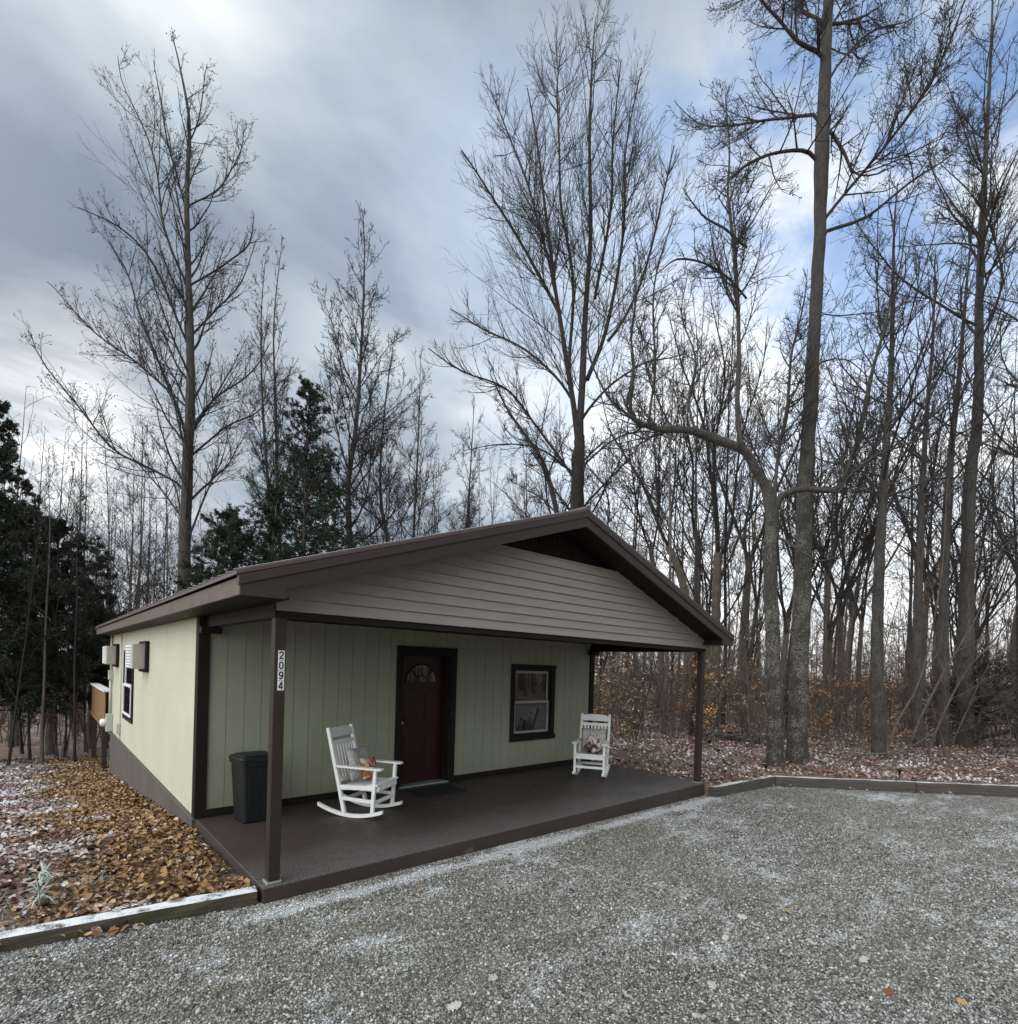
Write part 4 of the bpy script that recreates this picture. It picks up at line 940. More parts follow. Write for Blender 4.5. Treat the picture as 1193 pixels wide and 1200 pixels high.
# fan-shaped trees right behind the house
d = 19
def fan_tree(px_, w, d, label, seed, limbs_px, **kw):
    P = pxl(d, px_); P = [np.array([P[0][0], P[0][1], gz(P[0][0], P[0][1])-.15])]+P; rd = [w*.62*d/F]+[w/2*d/F*(1-.12*i) for i in range(len(px_))]
    lm = [(pxl(d, L, dd), ir(w0/2*d/F, .012, len(L))) for L, w0, dd in limbs_px]
    return make_tree('bare_tree', P[0], P, rd, lm, label, bk='bark_brown', tk='bark_dark', seed=seed, per=kw.get('per', (17, 6, 3)), ang=(32, 36, 36), ratio=(.42, .44, .5), tw=.0062, up=(.14, .10, .06), wander=.09, t0=.12)
fan_tree([(838, 780), (839, 717), (841, 648)], 12, 19, 'fan shaped tree forking low beside the right end of the roof', 51,
    [([(841, 650), (832, 590), (820, 500), (800, 440), (780, 360)], 8, -2), ([(841, 655), (852, 590), (872, 500), (895, 430), (900, 370)], 7, 2), ([(841, 640), (840, 560), (845, 460), (838, 380), (830, 330)], 7, 1), ([(838, 690), (870, 630), (905, 575), (925, 520)], 5, -1), ([(839, 700), (810, 640), (780, 560), (755, 500)], 5, 2)])
fan_tree([(806, 780), (802, 691), (783, 640)], 10, 18, 'leaning tree arching left over the right slope of the roof', 52,
    [([(783, 640), (765, 590), (740, 545), (715, 500), (700, 440)], 7, -1), ([(785, 645), (790, 580), (795, 500), (790, 420)], 6, 1.5), ([(795, 670), (760, 630), (720, 600), (690, 590)], 4, 2), ([(770, 605), (762, 540), (765, 460), (755, 400)], 5, 2)])
fan_tree([(818, 780), (818, 700), (819, 635)], 7, 21, 'upright thin tree between the fan shaped tree and the leaning tree', 53,
    [([(819, 640), (813, 570), (810, 500), (815, 420), (812, 350)], 6, 0), ([(819, 650), (835, 580), (850, 500), (860, 430)], 4, 1.5), ([(818, 620), (800, 560), (775, 480)], 4, -1.5)])
fan_tree([(775, 780), (770, 700), (762, 640)], 7, 22, 'thin tree just right of the ridge, forking above the roof slope', 54,
    [([(762, 645), (745, 580), (735, 500), (738, 440)], 5, 0), ([(763, 650), (772, 580), (780, 500), (778, 430)], 5, 1.5), ([(761, 630), (725, 580), (700, 545)], 3, -1.5)])

# woodland fill: prototype bare trees, copied
def copy_tree(root, loc, rz, sc, label, group, tilt=0):
    c = root.copy(); COL.objects.link(c); c.location = Vector(tuple(loc)); c.rotation_euler = (tilt, tilt*.5, rz); c.scale = (sc, sc, sc); c['label'] = label; c['group'] = group
    for ch in root.children:
        k = ch.copy(); COL.objects.link(k); k.parent = c
    return c
WOODL = 'bare thin woodland tree among many alike, behind the front row of trunks'
protos = []
def proto(seed, H, r0, n, t0, ang, ln, up, tw, per, bk, label, group):
    r = np.random.default_rng(seed); P = [np.array([0, 0, -.2])]; x = np.zeros(2); dx = r.normal(0, .012, 2)
    for i in range(1, 9): dx = dx*.8+r.normal(0, .02, 2); x = x+dx*H/8; P.append(np.array([x[0], x[1], H*i/8]))
    rd = [r0*1.25]+[r0*(1-.93*(i/8)**.9) for i in range(1, 9)]
    o = make_tree('woodland_tree', (0, 0, 0), P, rd, [], label, group=group, bk=bk, seed=seed, auto=dict(n=n, t0=t0, ang=ang, len=ln, up=up, rmax=r0*.3), per=per, tw=tw, ang=(38, 40, 40), up=(.12, .08, .05), wander=.10)
    return o
GW = 'bare woodland trees behind the front row of trunks'
GL = 'bare trees low behind the left of the cabin'
for i, a in enumerate([(61, 17, .085, 15, .35, 50, 5.2, .05, .0062, (6, 3, 2), 'bark_brown'), (62, 15, .07, 14, .30, 44, 4.6, .06, .0062, (6, 3, 2), 'bark_grey'), (63, 19, .10, 16, .40, 54, 6.2, .045, .0062, (6, 3, 2), 'bark_brown'),
                       (64, 13, .06, 13, .25, 48, 4.0, .06, .0062, (6, 3, 2), 'bark_dark'), (65, 16, .08, 15, .25, 56, 5.0, .045, .0062, (6, 3, 2), 'bark_grey'), (66, 11, .05, 13, .2, 44, 3.6, .07, .006, (6, 3, 2), 'bark_brown'), (67, 18, .09, 14, .45, 46, 5.6, .06, .0062, (6, 3, 2), 'bark_dark')]):
    protos.append(proto(*a, WOODL, GW))
def proto_fan(seed, H, r0, nl, label, group):
    r = np.random.default_rng(seed); hf = H*r.uniform(.28, .38); P = [np.array([0, 0, -.2]), np.array([.05, 0, hf*.5]), np.array([r.normal(0, .2), r.normal(0, .2), hf])]
    az = np.arange(nl)*2*math.pi/nl+r.normal(0, .35, nl); sp_ = r.uniform(.10, .34, nl); B = np.array([P[1]*(1-t)+P[2]*t for t in r.uniform(.5, 1, nl)])
    Dd = unit(np.c_[np.cos(az)*sp_*1.7, np.sin(az)*sp_*1.7, np.ones(nl)]); q, qs = grow(r, B, Dd, (H-hf)*r.uniform(.7, 1.02, nl), np.full(nl, r0*.62), np.full(nl, .008), 14, .035, .02)
    return make_tree('woodland_tree', (0, 0, 0), P, [r0*1.3, r0, r0*.85], [(q[k], qs[k]) for k in range(nl)], label, group=group, bk='bark_brown', tk='twig', seed=seed, K=14, lw=.9, per=(13, 5, 2), ang=(36, 36, 36), ratio=(.36, .42, .5), tw=.006, up=(.11, .08, .05), wander=.08, t0=.18)
for a in ((161, 17, .12, 4), (162, 15, .10, 5), (163, 18, .13, 3), (164, 13, .09, 4)): protos.append(proto_fan(*a, WOODL, GW))
heights = [17, 15, 19, 13, 16, 11, 18, 17, 15, 18, 13]
used = [False]*len(protos)
def place_wood(u, d, top_v, label, group, k=None, lean=.0):
    k = RW.randrange(7) if k is None else k
    p = at(u, HY, d); z = gz(p[0], p[1]); topz = at(u, top_v, d)[2]; sc = (topz-z)/heights[k]; sc = min(max(sc, .35), 1.7)
    if not used[k]:
        o = protos[k]; used[k] = True; o.location = (p[0], p[1], z); o.rotation_euler = (0, 0, RW.uniform(0, 6.28)); o.scale = (sc,)*3; o['label'] = label; o['group'] = group
    else: copy_tree(protos[k], (p[0], p[1], z), RW.uniform(0, 6.28), sc, label, group, RW.gauss(0, .03)+lean)
RW = random.Random(5)
def inhouse(u, d):
    p = at(u, HY, d); return -1.2 < p[0] < 8.4 and -1 < p[1] < 13.5
n = 0
while n < 46:
    u = RW.uniform(690, 1290); kk = RW.choice([7, 8, 9, 10, 7, 8, 9, 10, 0, 2, 4, 6]); d = RW.choice([RW.uniform(15.5, 22), RW.uniform(19, 30), RW.uniform(22, 44)])
    if inhouse(u, d): continue
    hi = 330 if u > 740 else 470
    top = RW.uniform(hi+60, 600) if d < 24 else RW.uniform(hi+30, 560)
    if RW.random() < .18: top = RW.uniform(hi-20, hi+60)
    place_wood(u, d, top, WOODL, GW, kk); n += 1
n = 0
while n < 18:
    u = RW.uniform(700, 1250); d = RW.uniform(23, 42)
    if inhouse(u, d): continue
    place_wood(u, d, RW.uniform(380, 560), WOODL, GW, RW.choice([1, 3, 5])); n += 1
n = 0
while n < 26:
    u = RW.uniform(420, 700); d = RW.uniform(27, 44)
    place_wood(u, d, RW.uniform(490, 590), 'bare distant tree showing just above the middle of the roof', 'bare trees above the middle of the roof'); n += 1
n = 0
while n < 46:
    u = RW.uniform(-60, 330); d = RW.uniform(21, 40)
    if inhouse(u, d): continue
    place_wood(u, d, RW.uniform(480, 590) if RW.random() < .5 else RW.uniform(560, 640), 'bare thin tree low behind the left end of the cabin', GL); n += 1
for u, d, tv in ((15, 20, 450), (62, 23, 500), (155, 24, 560), (180, 20, 590), (130, 22, 560)): place_wood(u, d, tv, 'bare thin tree low behind the left end of the cabin', GL)

# ------------------------------------------------------------------ evergreens
def tufts(r, C, s, Tn):
    """each point becomes a spray of narrow faces pointing out along its twig"""
    n = len(C); k = 4; d = unit(Tn[:, None]*1.1+r.normal(0, .55, (n, k, 3))); w = unit(np.cross(d, r.normal(size=(n, k, 3))))
    s = np.asarray(s).reshape(-1, 1, 1)*r.uniform(.6, 1.4, (n, k, 1)); c = C[:, None]
    V = np.stack([c-d*s*.25, c+w*s*.13+d*s*.3, c+d*s, c-w*s*.13+d*s*.3], 2).reshape(-1, 3)
    f = np.arange(n*k*4).reshape(-1, 4); return V, f
def cedar(name, u, d, top_v, width, label, seed, m='cedar_leaf', nb=150, dens=1.0, z0f=.04, shape=.8, group=None, trunk_r=.14, tuft=.085, bare_trunk=.0):
    r = np.random.default_rng(seed); p = at(u, HY, d); z = gz(p[0], p[1]); H = at(u, top_v, d)[2]-z
    o = empty(name, (p[0], p[1], z), 0, label, 'evergreen tree', group)
    P = np.array([(r.normal(0, .05)*i/8, r.normal(0, .05)*i/8, -.2+(H+.1)*i/8) for i in range(9)]); rd = trunk_r*(1.15-1.1*np.arange(9)/8)
    tp, trd = resample(P, rd, 20); V, Fc = tubes([(tp[None], trd[None], 10)]); link_mesh('trunk', np_mesh('trunk', V, [Fc], T['bark_brown'], True), o)
    t = np.sort(r.uniform(max(z0f, bare_trunk), .99, nb)); B, _ = sample(tp[None], np.zeros(nb, int), t)
    az = r.uniform(0, 6.283, nb); el = r.normal(.15, .2, nb)+.5*t
    Dd = np.stack([np.cos(az)*np.cos(el), np.sin(az)*np.cos(el), np.sin(el)], 1)
    lobes = 1+.13*np.sin(az*3+t*9+seed)+.10*np.sin(t*23+seed)
    l = np.maximum(width*np.clip((1-t), .03, 1)**shape*np.clip(.45+t*4, 0, 1)*lobes*r.uniform(.72, 1.06, nb), .25)
    bp, br = grow(r, B, Dd, l, np.full(nb, .022), np.full(nb, .006), 8, .09, .02)
    p2, d2, l2, r2, i2 = spawn(r, bp, br, 9, .15, 1, 42, 12, .34, .005); q2, s2 = grow(r, p2, d2, l2, r2, np.full(len(p2), .004), 5, .12, -.01)
    V1, F1 = tubes([(bp, br, 4), (q2, s2, 3)])
    M = int(len(q2)*24*dens); ii = r.integers(0, len(q2), M); C, Tn = sample(q2, ii, r.uniform(.1, 1, M)**.8); C = C+r.normal(0, .035, (M, 3))
    V2, F2 = tufts(r, C, np.full(M, tuft), Tn)
    me = np_mesh('crown', np.concatenate([V1, V2]), [F1, F2+len(V1)], [T['bark_dark'], T[m]], False, np.r_[np.zeros(len(F1)), np.ones(len(F2))])
    link_mesh('crown', me, o); return o
cedar('cedar_tree', 352, 20.5, 447, 5.2, 'pointed dark cedar behind the roof, sky showing through its branches', 71, nb=330, dens=.72, shape=.80, trunk_r=.15)
cedar('cedar_tree', 268, 18.5, 598, 3.0, 'low wide lighter green cedar beside the tall poplar trunk', 72, 'cedar_leaf_light', nb=190, dens=1.0, shape=.5)
cedar('cedar_tree', 316, 19.5, 570, 1.7, 'short bushy cedar between the wide cedar and the pointed one', 73, nb=90, dens=.9, shape=.5)
cedar('cedar_tree', -12, 15.5, 470, 2.3, 'tallest dark cedar at the left edge of the photo', 74, nb=160, dens=1.0, shape=.6, bare_trunk=.16, trunk_r=.17)
cedar('cedar_tree', 62, 17.5, 610, 2.4, 'rounded dark cedar second from the left edge', 75, nb=120, dens=.9, shape=.55, bare_trunk=.24, trunk_r=.15)
cedar('cedar_tree', 108, 19.5, 632, 1.9, 'rounded dark cedar nearest the back corner of the cabin', 76, nb=90, dens=.6, shape=.6, bare_trunk=.24, trunk_r=.13)
cedar('cedar_tree', 20, 20.5, 560, 2.4, 'dark cedar standing behind the gap between the two left cedars', 77, nb=110, dens=.9, shape=.6, bare_trunk=.22)
cedar('evergreen_shrub', 1150, 16.2, 778, 2.2, 'dark green evergreen bush among the trunks at the far right', 78, 'holly_leaf', nb=70, dens=.13, shape=.35, trunk_r=.06, tuft=.085)

# bare lower trunks standing under the left cedars
for i, (u, d) in enumerate(((12, 15), (38, 16.2), (52, 15.4), (78, 17), (90, 15.8), (28, 18), (66, 19), (102, 18.5), (0, 17))):
    place_wood(u, d, RW.uniform(520, 640), 'dark trunk in the gloom under the left cedars', 'dark trunks under the left cedars', k=RW.choice([3, 6, 0]))

# ------------------------------------------------------------------ understory: saplings, brush, beech leaves
def leaf_faces(r, C, s, flat=.5):
    n = len(C); d = unit(r.normal(size=(n, 3))*np.array([1, 1, flat])); w = unit(np.cross(d, r.normal(size=(n, 3))*np.array([.4, .4, 1]))); nn = np.cross(d, w)
    s = np.asarray(s).reshape(-1, 1)*r.uniform(.6, 1.3, (n, 1)); cu = r.uniform(-.05, .3, (n, 1))*s
    V = np.stack([C-d*s*.5, C-d*s*.1+w*s*.33+nn*cu, C+d*s*.55, C-d*s*.1-w*s*.33+nn*cu], 1).reshape(-1, 3)
    return V, np.arange(n*4).reshape(n, 4)
def sapling(seed, H, nst, leaves, lm, spread, label, group, name='sapling', tk='twig_brown'):
    r = np.random.default_rng(seed); o = empty(name, (0, 0, 0), 0, label, 'sapling', group)
    B = np.c_[r.normal(0, .06*nst**.5, (nst, 2)), np.full(nst, -.1)]; D_ = unit(np.c_[r.normal(0, spread, (nst, 2)), np.ones(nst)])
    st, sr = grow(r, B, D_, H*r.uniform(.6, 1.05, nst), r.uniform(.012, .024, nst), np.full(nst, .005), 12, .05, .03)
    p, dd, l, r0, i = spawn(r, st, sr, 12, .15, .98, 66, 12, .34, .004, taper=.5); q, s = grow(r, p, dd, l, np.minimum(r0, .010), np.full(len(p), .004), 7, .10, .03)
    p3, d3, l3, r3, i3 = spawn(r, q, s, 6, .15, .98, 45, 12, .42, .004); q3, s3 = grow(r, p3, d3, l3, np.full(len(p3), .0045), np.full(len(p3), .0035), 4, .12, .02)
    V, Fc = tubes([(st, sr, 6), (q, s, 4), (q3, s3, 3)]); link_mesh('stem', np_mesh('stem', V, [Fc], T[tk]), o)
    if leaves:
        ii = r.integers(0, len(q3), leaves); C, _ = sample(q3, ii, r.uniform(.1, 1, leaves)); V, Fc = leaf_faces(r, C+r.normal(0, .03, C.shape)-np.array([0, 0, .02]), np.full(leaves, .068), .45)
        link_mesh('leaves', np_mesh('leaves', V, [Fc], T[lm]), o)
    return o
LB = 'beech sapling holding dry orange leaves, among others in the brush behind the porch'; GB = 'orange leaved saplings in the brush'
LS = 'leafless brush stems among others at the edge of the woods'; GS = 'leafless brush at the edge of the woods'
sp_b = [sapling(81, 3.4, 1, 420, 'beech_leaf', .10, LB, GB), sapling(82, 2.8, 2, 480, 'beech_leaf', .14, LB, GB), sapling(83, 4.2, 1, 420, 'beech_leaf_pale', .10, LB, GB), sapling(84, 2.2, 2, 240, 'beech_leaf_pale', .18, LB, GB)]
sp_s = [sapling(91, 3.6, 2, 0, None, .16, LS, GS), sapling(92, 2.6, 3, 0, None, .22, LS, GS), sapling(93, 4.8, 2, 0, None, .12, LS, GS), sapling(94, 5.5, 1, 0, None, .16, LS, GS, tk='twig'), sapling(95, 3.0, 3, 40, 'beech_leaf_pale', .2, LS, GS)]
useds = {}
def place_sap(pool, u, d, sc, label=None):
    k = RW.randrange(len(pool)); o = pool[k]; p = at(u, HY, d); z = gz(p[0], p[1])
    if inhouse(u, d) or in_gravel(np.array([p[0]]), np.array([p[1]]))[0]: return
    if o.name not in useds: useds[o.name] = 1; o.location = (p[0], p[1], z); o.rotation_euler = (0, 0, RW.uniform(0, 6)); o.scale = (sc,)*3
    else: copy_tree(o, (p[0], p[1], z), RW.uniform(0, 6.28), sc, o['label'] if not label else label, o['group'])
for i in range(24): place_sap(sp_b, RW.uniform(690, 830), RW.uniform(14, 25), RW.uniform(.7, 1.1))
for i in range(32): place_sap(sp_b, RW.uniform(830, 1050), RW.uniform(14, 25), RW.uniform(.55, 1.0))
for i in range(10): place_sap(sp_b, RW.uniform(1040, 1193), RW.uniform(17, 24), RW.uniform(.6, .9))
for i in range(4): place_sap(sp_b, RW.uniform(60, 125), RW.uniform(19, 24), RW.uniform(.5, .7))
for i in range(30): place_sap(sp_s, RW.uniform(690, 900), RW.uniform(14, 25), RW.uniform(.7, 1.2))
for i in range(52): place_sap(sp_s, RW.uniform(860, 1260), RW.uniform(13.4, 24), RW.uniform(.6, 1.25))
for i in range(22): place_sap(sp_s, RW.uniform(-40, 130), RW.uniform(16, 24), RW.uniform(.6, 1.1))
# arching bare shrubs leaning left at the right edge
for i, (u, d, tu, tv) in enumerate(((1085, 13.3, 1175, 640), (1110, 13.8, 1200, 690), (1060, 13.0, 1110, 560))):
    P = pxl(d, [(u-25, 888), (u-10, 850), (u+20, 790), ((u+tu)/2+18, (790+tv)/2), (tu, tv)], -.6); P[0][2] = gz(P[0][0], P[0][1])-.1
    make_tree('arching_shrub', P[0], P, ir(.035, .008, 5), [], ('brown bare shrub arching right from beside the evergreen bush', 'brown bare shrub arching right in front of the evergreen bush', 'tallest arching bare stem left of the evergreen bush')[i], cat='shrub', bk='bark_brown', tk='twig_brown', seed=101+i, auto=dict(n=8, t0=.35, ang=35, len=1.2, up=.05), per=(4, 2, 2), tw=.004)

# far wood, one mass
def far_wood(name, seed, N, sector, d0, d1, label):
    r = np.random.default_rng(seed); u = r.uniform(*sector, N); d = np.sqrt(r.uniform(d0**2, d1**2, N)); P = np.array([at(a, HY, c) for a, c in zip(u, d)]); P[:, 2] = ground(P[:, 0], P[:, 1])-.2
    H = r.uniform(7, 15, N); st, sr = grow(r, P, unit(np.c_[r.normal(0, .04, (N, 2)), np.ones(N)]), H, r.uniform(.03, .085, N), np.full(N, .015), 8, .03, .03)
    p, dd, l, r0, i = spawn(r, st, sr, 16, .2, .98, 45, 10, .2, .012); q, s = grow(r, p, dd, l, np.minimum(r0, .04), np.full(len(p), .01), 5, .1, .1)
    p3, d3, l3, r3, i3 = spawn(r, q, s, 6, .2, .98, 40, 10, .45, .011); q3, s3 = grow(r, p3, d3, l3, np.full(len(p3), .012), np.full(len(p3), .010), 3, .1, .1)
    V, Fc = tubes([(st, sr, 5), (q, s, 3), (q3, s3, 3)]); link_mesh(name, np_mesh(name, V, [Fc], T['twig_brown']), None, label, 'woods', None, 'stuff')
far_wood('far_woods', 111, 300, (640, 1330), 40, 95, 'hazy mass of bare far woods behind the right hand trees')
far_wood('far_woods', 112, 260, (-120, 620), 42, 95, 'hazy mass of bare far woods behind the cabin and left cedars')
def underbrush(seed, N, sector, d0, d1, label):
    r = np.random.default_rng(seed); u = r.uniform(*sector, N); d = np.sqrt(r.uniform(d0**2, d1**2, N)); P = np.array([at(a, HY, c) for a, c in zip(u, d)])
    k = ~((P[:, 0] > -1.5) & (P[:, 0] < 8.6) & (P[:, 1] > -1) & (P[:, 1] < 13.5)); P = P[k]; d = d[k]; N = len(P); P[:, 2] = ground(P[:, 0], P[:, 1])-.1
    st, sr = grow(r, P, unit(np.c_[r.normal(0, .13, (N, 2)), np.ones(N)]), r.uniform(1.2, 4.6, N), r.uniform(.010, .022, N), np.full(N, .006), 8, .05, .03)
    p, dd, l, r0, i = spawn(r, st, sr, 9, .2, .98, 55, 12, .36, .005); q, s = grow(r, p, dd, l, np.minimum(r0, .010), np.full(len(p), .005), 5, .1, .05)
    p3, d3, l3, r3, i3 = spawn(r, q, s, 4, .2, .98, 45, 10, .45, .005); q3, s3 = grow(r, p3, d3, l3, np.full(len(p3), .006), np.full(len(p3), .005), 3, .1, .04)
    V, Fc = tubes([(st, sr, 4), (q, s, 3), (q3, s3, 3)]); M = 2600; ii = r.integers(0, len(q3), M); C, _ = sample(q3, ii, r.uniform(0, 1, M)); C = C[C[:, 2] < 2.2]; V2, F2 = leaf_faces(r, C, np.full(len(C), .085), .45)
    link_mesh('underbrush', np_mesh('underbrush', np.concatenate([V, V2]), [Fc, F2+len(V)], [T['twig_brown'], T['beech_leaf_pale']], False, np.r_[np.zeros(len(Fc)), np.ones(len(F2))]), None, label, 'brush', None, 'stuff')
underbrush(113, 820, (680, 1320), 19, 46, 'thin brown underbrush filling the woods behind the right hand trees')
underbrush(114, 160, (-120, 200), 20, 44, 'thin brown underbrush in the woods behind the left cedars')
r = np.random.default_rng(120); N = 260
P = np.c_[r.uniform(-25, 70, N), r.uniform(-36, -15.5, N), np.full(N, -.4)]; H = r.uniform(8, 18, N)
st, sr = grow(r, P, unit(np.c_[r.normal(0, .04, (N, 2)), np.ones(N)]), H, r.uniform(.06, .18, N), np.full(N, .02), 8, .025, .03)
p, dd, l, r0, i = spawn(r, st, sr, 14, .15, .98, 48, 10, .24, .012); q, s = grow(r, p, dd, l, np.minimum(r0, .05), np.full(len(p), .012), 6, .1, .06)
V, Fc = tubes([(st, sr, 5), (q, s, 3)]); link_mesh('woods_across_drive', np_mesh('woods_across_drive', V, [Fc], T['bark_brown']), None, 'bare woods across the drive, mirrored in the front window', 'woods', None, 'stuff')

# ------------------------------------------------------------------ leaf litter, pebbles
def litter(name, seed, N, xr, yr, size, m, label, keep, lift=.012, cat='leaves'):
    r = np.random.default_rng(seed); x = r.uniform(*xr, N); y = r.uniform(*yr, N); z = np.where(in_gravel(x, y), zplane(x), zwild(x, y)); u, v, dz = view_px(x, y, z)
    k = (dz > 1) & (u > -120) & (u < 1320) & (v < 1260) & keep(x, y, r); x, y, z = x[k], y[k], z[k]; n = len(x)
    a = r.uniform(0, 6.283, n); s = size*r.uniform(.55, 1.3, n); tl = r.normal(0, .38, n); t2 = r.normal(0, .38, n)
    d = np.stack([np.cos(a), np.sin(a), np.sin(tl)], 1); w = np.stack([-np.sin(a), np.cos(a), np.sin(t2)], 1)
    c = np.stack([x, y, z+lift+r.uniform(0, .035, n)], 1); S_ = s[:, None]; cu = (r.uniform(-.1, .45, n)*s)[:, None]*np.array([0, 0, 1.])
    V = np.stack([c-d*S_*.5, c-d*S_*.2+w*S_*.32+cu, c+d*S_*.22+w*S_*.28+cu, c+d*S_*.58, c+d*S_*.22-w*S_*.28+cu, c-d*S_*.2-w*S_*.32+cu], 1).reshape(-1, 3)
    b0 = np.arange(n)[:, None]*6; f4 = np.concatenate([b0+np.array([[0, 1, 2, 3]]), b0+np.array([[0, 3, 4, 5]])])
    return link_mesh(name, np_mesh(name, V, [f4], T[m]), None, label, cat, None, 'stuff')
def strip(x, y): return x+.0*y   # distance left of the house side
def gold_zone(x, y, r): 
    w = 1.15+.25*np.sin(y*1.7)+.5*np.clip((1.2-y)/1.0, 0, 1.5)
    return ~in_gravel(x, y) & ((x < -.03) | (y > 11.9)) & ((-x < w+r.normal(0, .19, len(x))) ) & (y > .17-.14*x)
def left_zone(x, y, r):
    w = 1.05+.25*np.sin(y*1.7)+.5*np.clip((1.2-y)/1.0, 0, 1.5)
    return ~in_gravel(x, y) & (-x > w+r.normal(0, .19, len(x))) & (y > .17-.14*x)
litter('leaf_litter', 131, 46000, (-2.8, .6), (.1, 17), .056, 'leaves_gold', 'golden brown leaf litter banked along the side of the cabin', gold_zone, lift=.02)
litter('leaf_litter', 132, 80000, (-11, -.2), (.3, 18), .064, 'leaves_frosted', 'frosted red brown leaf litter over the left yard', left_zone)
litter('leaf_litter', 133, 130000, (6.9, 36), (-12, 20), .068, 'leaves_wood', 'frosted leaf litter on the woodland floor behind the gravel', lambda x, y, r: ~in_gravel(x, y) & ((x > 7.25) | (y > 12)) & (r.random(len(x)) < np.where(x > 16, .6, 1.0)))
litter('leaf_litter', 134, 900, (7.0, 14), (-5, -.1), .07, 'leaves_wood', 'leaves blown against the gravel side of the long timber', lambda x, y, r: in_gravel(x, y) & (np.abs((x-9.2)*.69+(y+.32)*.72) < .22*r.random(len(x))+.06), lift=.02)
litter('leaf_litter', 135, 500, (-3.2, 0), (-.4, 1.2), .07, 'leaves_gold', 'few leaves blown against the gravel side of the mossy timber', lambda x, y, r: in_gravel(x, y) & (np.abs(y-(.0-.147*x)) < .16*r.random(len(x))) & (x < -.75), lift=.02)
# gravel stones close to the camera
r = np.random.default_rng(140); N = 1150000
x = r.uniform(-4.5, 9.6, N); y = r.uniform(-5.6, 1.2, N); u, v, dz = view_px(x, y, zplane(x))
k = in_gravel(x, y) & (u > -40) & (u < 1235) & (v < 1240) & (dz > 1) & (r.random(N) < np.clip((11.0-dz)/5.5, 0, 1)) & ~((x > -.02) & (y > -.02)); x, y = x[k], y[k]; n = len(x)
s = np.clip(r.lognormal(math.log(.0053), .42, n), .003, .018)
b8 = unit(np.array([(1, 0, 0), (-1, 0, 0), (0, 1, 0), (0, -1, 0), (0, 0, 1), (0, 0, -1)], float)); a = r.uniform(0, 6.283, n)
V = b8[None]*(s[:, None, None]*r.uniform(.65, 1.25, (n, 6, 1)))*np.array([1.25, .95, .75]); ca, sa = np.cos(a)[:, None], np.sin(a)[:, None]
V = np.stack([V[..., 0]*ca-V[..., 1]*sa, V[..., 0]*sa+V[..., 1]*ca, V[..., 2]+r.normal(0, .2, (n, 6))*s[:, None]], -1)+np.stack([x, y, zplane(x)+s*.35], 1)[:, None]
f = np.array([(0, 2, 4), (2, 1, 4), (1, 3, 4), (3, 0, 4), (2, 0, 5), (1, 2, 5), (3, 1, 5), (0, 3, 5)])
link_mesh('gravel_stones', np_mesh('gravel_stones', V.reshape(-1, 3), [(np.arange(n)[:, None, None]*6+f[None]).reshape(-1, 3)], T['pebbles']), None, 'loose grey gravel stones with a dusting of snow', 'gravel', None, 'stuff')

# single leaves on the gravel
plain('dead_leaf_pale', (.46, .43, .37), .8, .2, 30)
plain('dead_leaf_tan', (.42, .27, .14), .8, .3, 30)
plain('dead_leaf_red', (.24, .075, .03), .8, .3, 30)
def oak_leaf(seed):
    rr_ = random.Random(seed); bm = bmesh.new(); n = 9; L = []
    for i in range(n):
        t = i/(n-1); w = (.18+.24*math.sin(math.pi*t)**.8)*(1 if i % 2 else .55)*(0.1 if i in (0, n-1) else 1); L.append((t, w))
    c = [bm.verts.new((t-.5, 0, .10*math.sin(3*t)+.04)) for t, w in L]; a = [bm.verts.new((t-.5+.05, w, .16*rr_.random()+.03)) for t, w in L]; d_ = [bm.verts.new((t-.5+.05, -w, .16*rr_.random()+.03)) for t, w in L]
    for i in range(n-1): bm.faces.new((c[i], c[i+1], a[i+1], a[i])); bm.faces.new((c[i+1], c[i], d_[i], d_[i+1]))
    st = [bm.verts.new((-.5, .012, .03)), bm.verts.new((-.5, -.012, .03)), bm.verts.new((-.78, 0, .06))]; bm.faces.new(st)
    me = bpy.data.meshes.new('fallen_leaf'); bm.to_mesh(me); bm.free(); return me
def ground_pt(u, v):
    k = ray(u, v); t = (-.15-C0[2])/k[2]
    for _ in range(3): p = C0+k*t; t = (zplane(p[0])-C0[2])/k[2]
    return C0+k*t
LM = [oak_leaf(i) for i in range(4)]
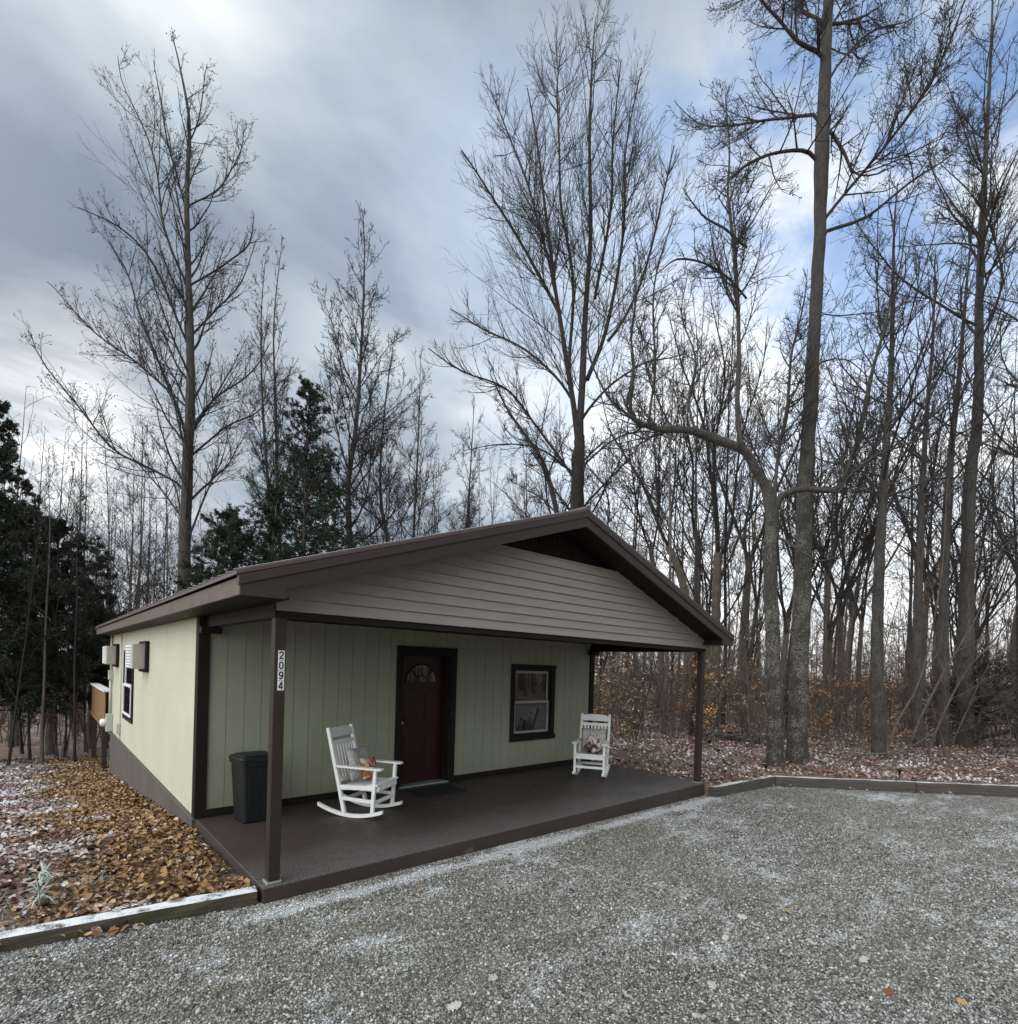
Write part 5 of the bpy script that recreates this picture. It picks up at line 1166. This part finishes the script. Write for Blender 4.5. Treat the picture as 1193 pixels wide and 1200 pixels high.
for i, (u, v, s, m, lb) in enumerate(((532, 1183, .11, 'pale', 'pale dead leaf lying flat on the gravel at the bottom centre'), (1041, 1166, .09, 'red', 'small rust red leaf lying on the gravel at the lower right'), (924, 1071, .08, 'tan', 'tan curled leaf lying on the gravel right of centre'),
        (598, 1003, .09, 'red', 'dark red leaf lying on the gravel by the porch edge'), (869, 1077, .10, 'pale', None), (885, 1086, .08, 'pale', None), (968, 1075, .09, 'pale', None), (1013, 1127, .10, 'pale', None), (951, 1107, .09, 'pale', None), (834, 1157, .10, 'pale', None),
        (1134, 1124, .10, 'pale', None), (850, 1101, .08, 'pale', None), (1127, 1177, .08, 'tan', None), (578, 1149, .09, 'pale', None), (735, 1170, .09, 'pale', None), (765, 1137, .08, 'pale', None), (580, 1042, .08, 'pale', None), (1006, 1101, .07, 'pale', None), (820, 1195, .10, 'pale', None), (492, 1045, .07, 'tan', None), (160, 1090, .10, 'pale', None))):
    p = ground_pt(u, v); me = LM[i % 4].copy(); me.materials.clear(); me.materials.append(T['dead_leaf_'+m])
    o = link_mesh('fallen_leaf', me, None, lb or ('curled tan dead leaf lying on the gravel' if m == 'tan' else 'curled pale dead leaf lying on the gravel'), 'leaf', 'single leaves on the gravel')
    o.location = (p[0], p[1], p[2]+.012); o.rotation_euler = (RW.gauss(0, .2), RW.gauss(0, .2), RW.uniform(0, 6.28)); o.scale = (s*.85,)*3

# frosted plant in the leaf bed, and a little pile of sticks and stones in the woods
plain('frosty_leaf', (.46, .53, .49), .7, .25, 20)
r = np.random.default_rng(151); pr = empty('frosted_plant', (-1.38, .92, gz(-1.38, .92)), 0, 'pale frosted plant with narrow leaves, in the leaf bed behind the timber', 'plant')
pr.scale = (1.1, 1.1, 1.35)
V, Fc = tubes([(*grow(r, np.zeros((1, 3)), np.array([[.05, 0, 1.]]), np.array([.24]), np.array([.006]), np.array([.003]), 8, .05, .02), 6)]); link_mesh('stem', np_mesh('stem', V, [Fc], T['frosty_leaf']), pr)
n = 46; hh = r.uniform(.06, .24, n); az = r.uniform(0, 6.28, n); st = np.c_[hh*.05, np.zeros(n), hh]; Dd = np.c_[np.cos(az), np.sin(az), r.uniform(.1, 1.0, n)]
pts, rad = grow(r, st, Dd, r.uniform(.09, .17, n), np.full(n, .008), np.full(n, .002), 6, .05, -.14); sd = unit(np.cross(pts[:, 1]-pts[:, 0], np.array([0, 0, 1.])))
wd = np.array([.3, 1, 1, .8, .5, .05])*.006; A = pts+sd[:, None]*wd[None, :, None]; Bq = pts-sd[:, None]*wd[None, :, None]; V = np.stack([A, Bq], 2).reshape(-1, 3); b0 = np.arange(n*12).reshape(n, 6, 2)
link_mesh('leaves', np_mesh('leaves', V, [np.stack([b0[:, :-1, 0], b0[:, :-1, 1], b0[:, 1:, 1], b0[:, 1:, 0]], -1).reshape(-1, 4)], T['frosty_leaf']), pr)
def grass_tuft(x, y, seed, label, n=90, L=.2):
    r = np.random.default_rng(seed); st = np.c_[r.normal(0, .07, (n, 2)), np.zeros(n)]; Dd = np.c_[r.normal(0, .5, (n, 2)), np.ones(n)]
    pts, rad = grow(r, st, Dd, r.uniform(L*.5, L*1.2, n), np.full(n, .0025), np.full(n, .001), 6, .08, -.16); V, Fc = tubes([(pts, rad, 3)])
    o = link_mesh('grass_tuft', np_mesh('grass_tuft', V, [Fc], T['frosty_leaf']), None, label, 'grass tuft'); o.location = (x, y, gz(x, y)+.01)
grass_tuft(-1.72, 1.05, 161, 'frosted arching grass tuft left of the frosted plant')
grass_tuft(-1.05, 1.25, 162, 'low grass tuft right of the frosted plant', 60, .12)
p = at(858, HY, 15.5); bp_ = empty('brush_pile', (p[0], p[1], gz(p[0], p[1])), 0, 'low pile of snowy sticks in the woods beside the porch post', 'brush pile')
r = np.random.default_rng(171); n = 26; st = np.c_[r.normal(0, .5, (n, 2)), r.uniform(0, .25, n)]; Dd = np.c_[r.normal(0, 1, (n, 2)), r.normal(0, .12, n)]
V, Fc = tubes([(*grow(r, st, Dd, r.uniform(.5, 1.3, n), r.uniform(.015, .05, n), np.full(n, .01), 6, .06, -.02), 6)]); link_mesh('sticks', np_mesh('sticks', V, [Fc], T['bark_lichen']), bp_)

def fallen_branch(u, v, L, az, r0, seed, label):
    k = ray(u, v); t = (-.06-C0[2])/k[2]; p = C0+k*t; r = np.random.default_rng(seed)
    q, qs = grow(r, np.zeros((1, 3)), np.array([[math.cos(az), math.sin(az), .05]]), np.array([L]), np.array([r0]), np.array([.012]), 12, .05, -.004)
    p2, d2, l2, r2, i2 = spawn(r, q, qs, 5, .3, .95, 45, 10, .3, .006); b2, s2 = grow(r, p2, d2, l2, r2, np.full(len(p2), .005), 6, .08, -.02); V, Fc = tubes([(q, qs, 8), (b2, s2, 4)])
    V[:, 2] = np.maximum(V[:, 2], -.02); o = link_mesh('fallen_branch', np_mesh('fallen_branch', V, [Fc], T['bark_brown'], True), None, label, 'branch'); o.location = (p[0], p[1], gz(p[0], p[1])+r0+.03)
fallen_branch(842, 884, 2.6, .6, .035, 181, 'long dead branch lying on the leaves left of the forked tree')
fallen_branch(1000, 887, 1.8, -1.0, .03, 182, 'dead branch lying on the leaves right of the big lichen trunk')
fallen_branch(765, 884, 2.0, 1.9, .03, 183, 'dead branch lying on the leaves behind the far rocking chair')
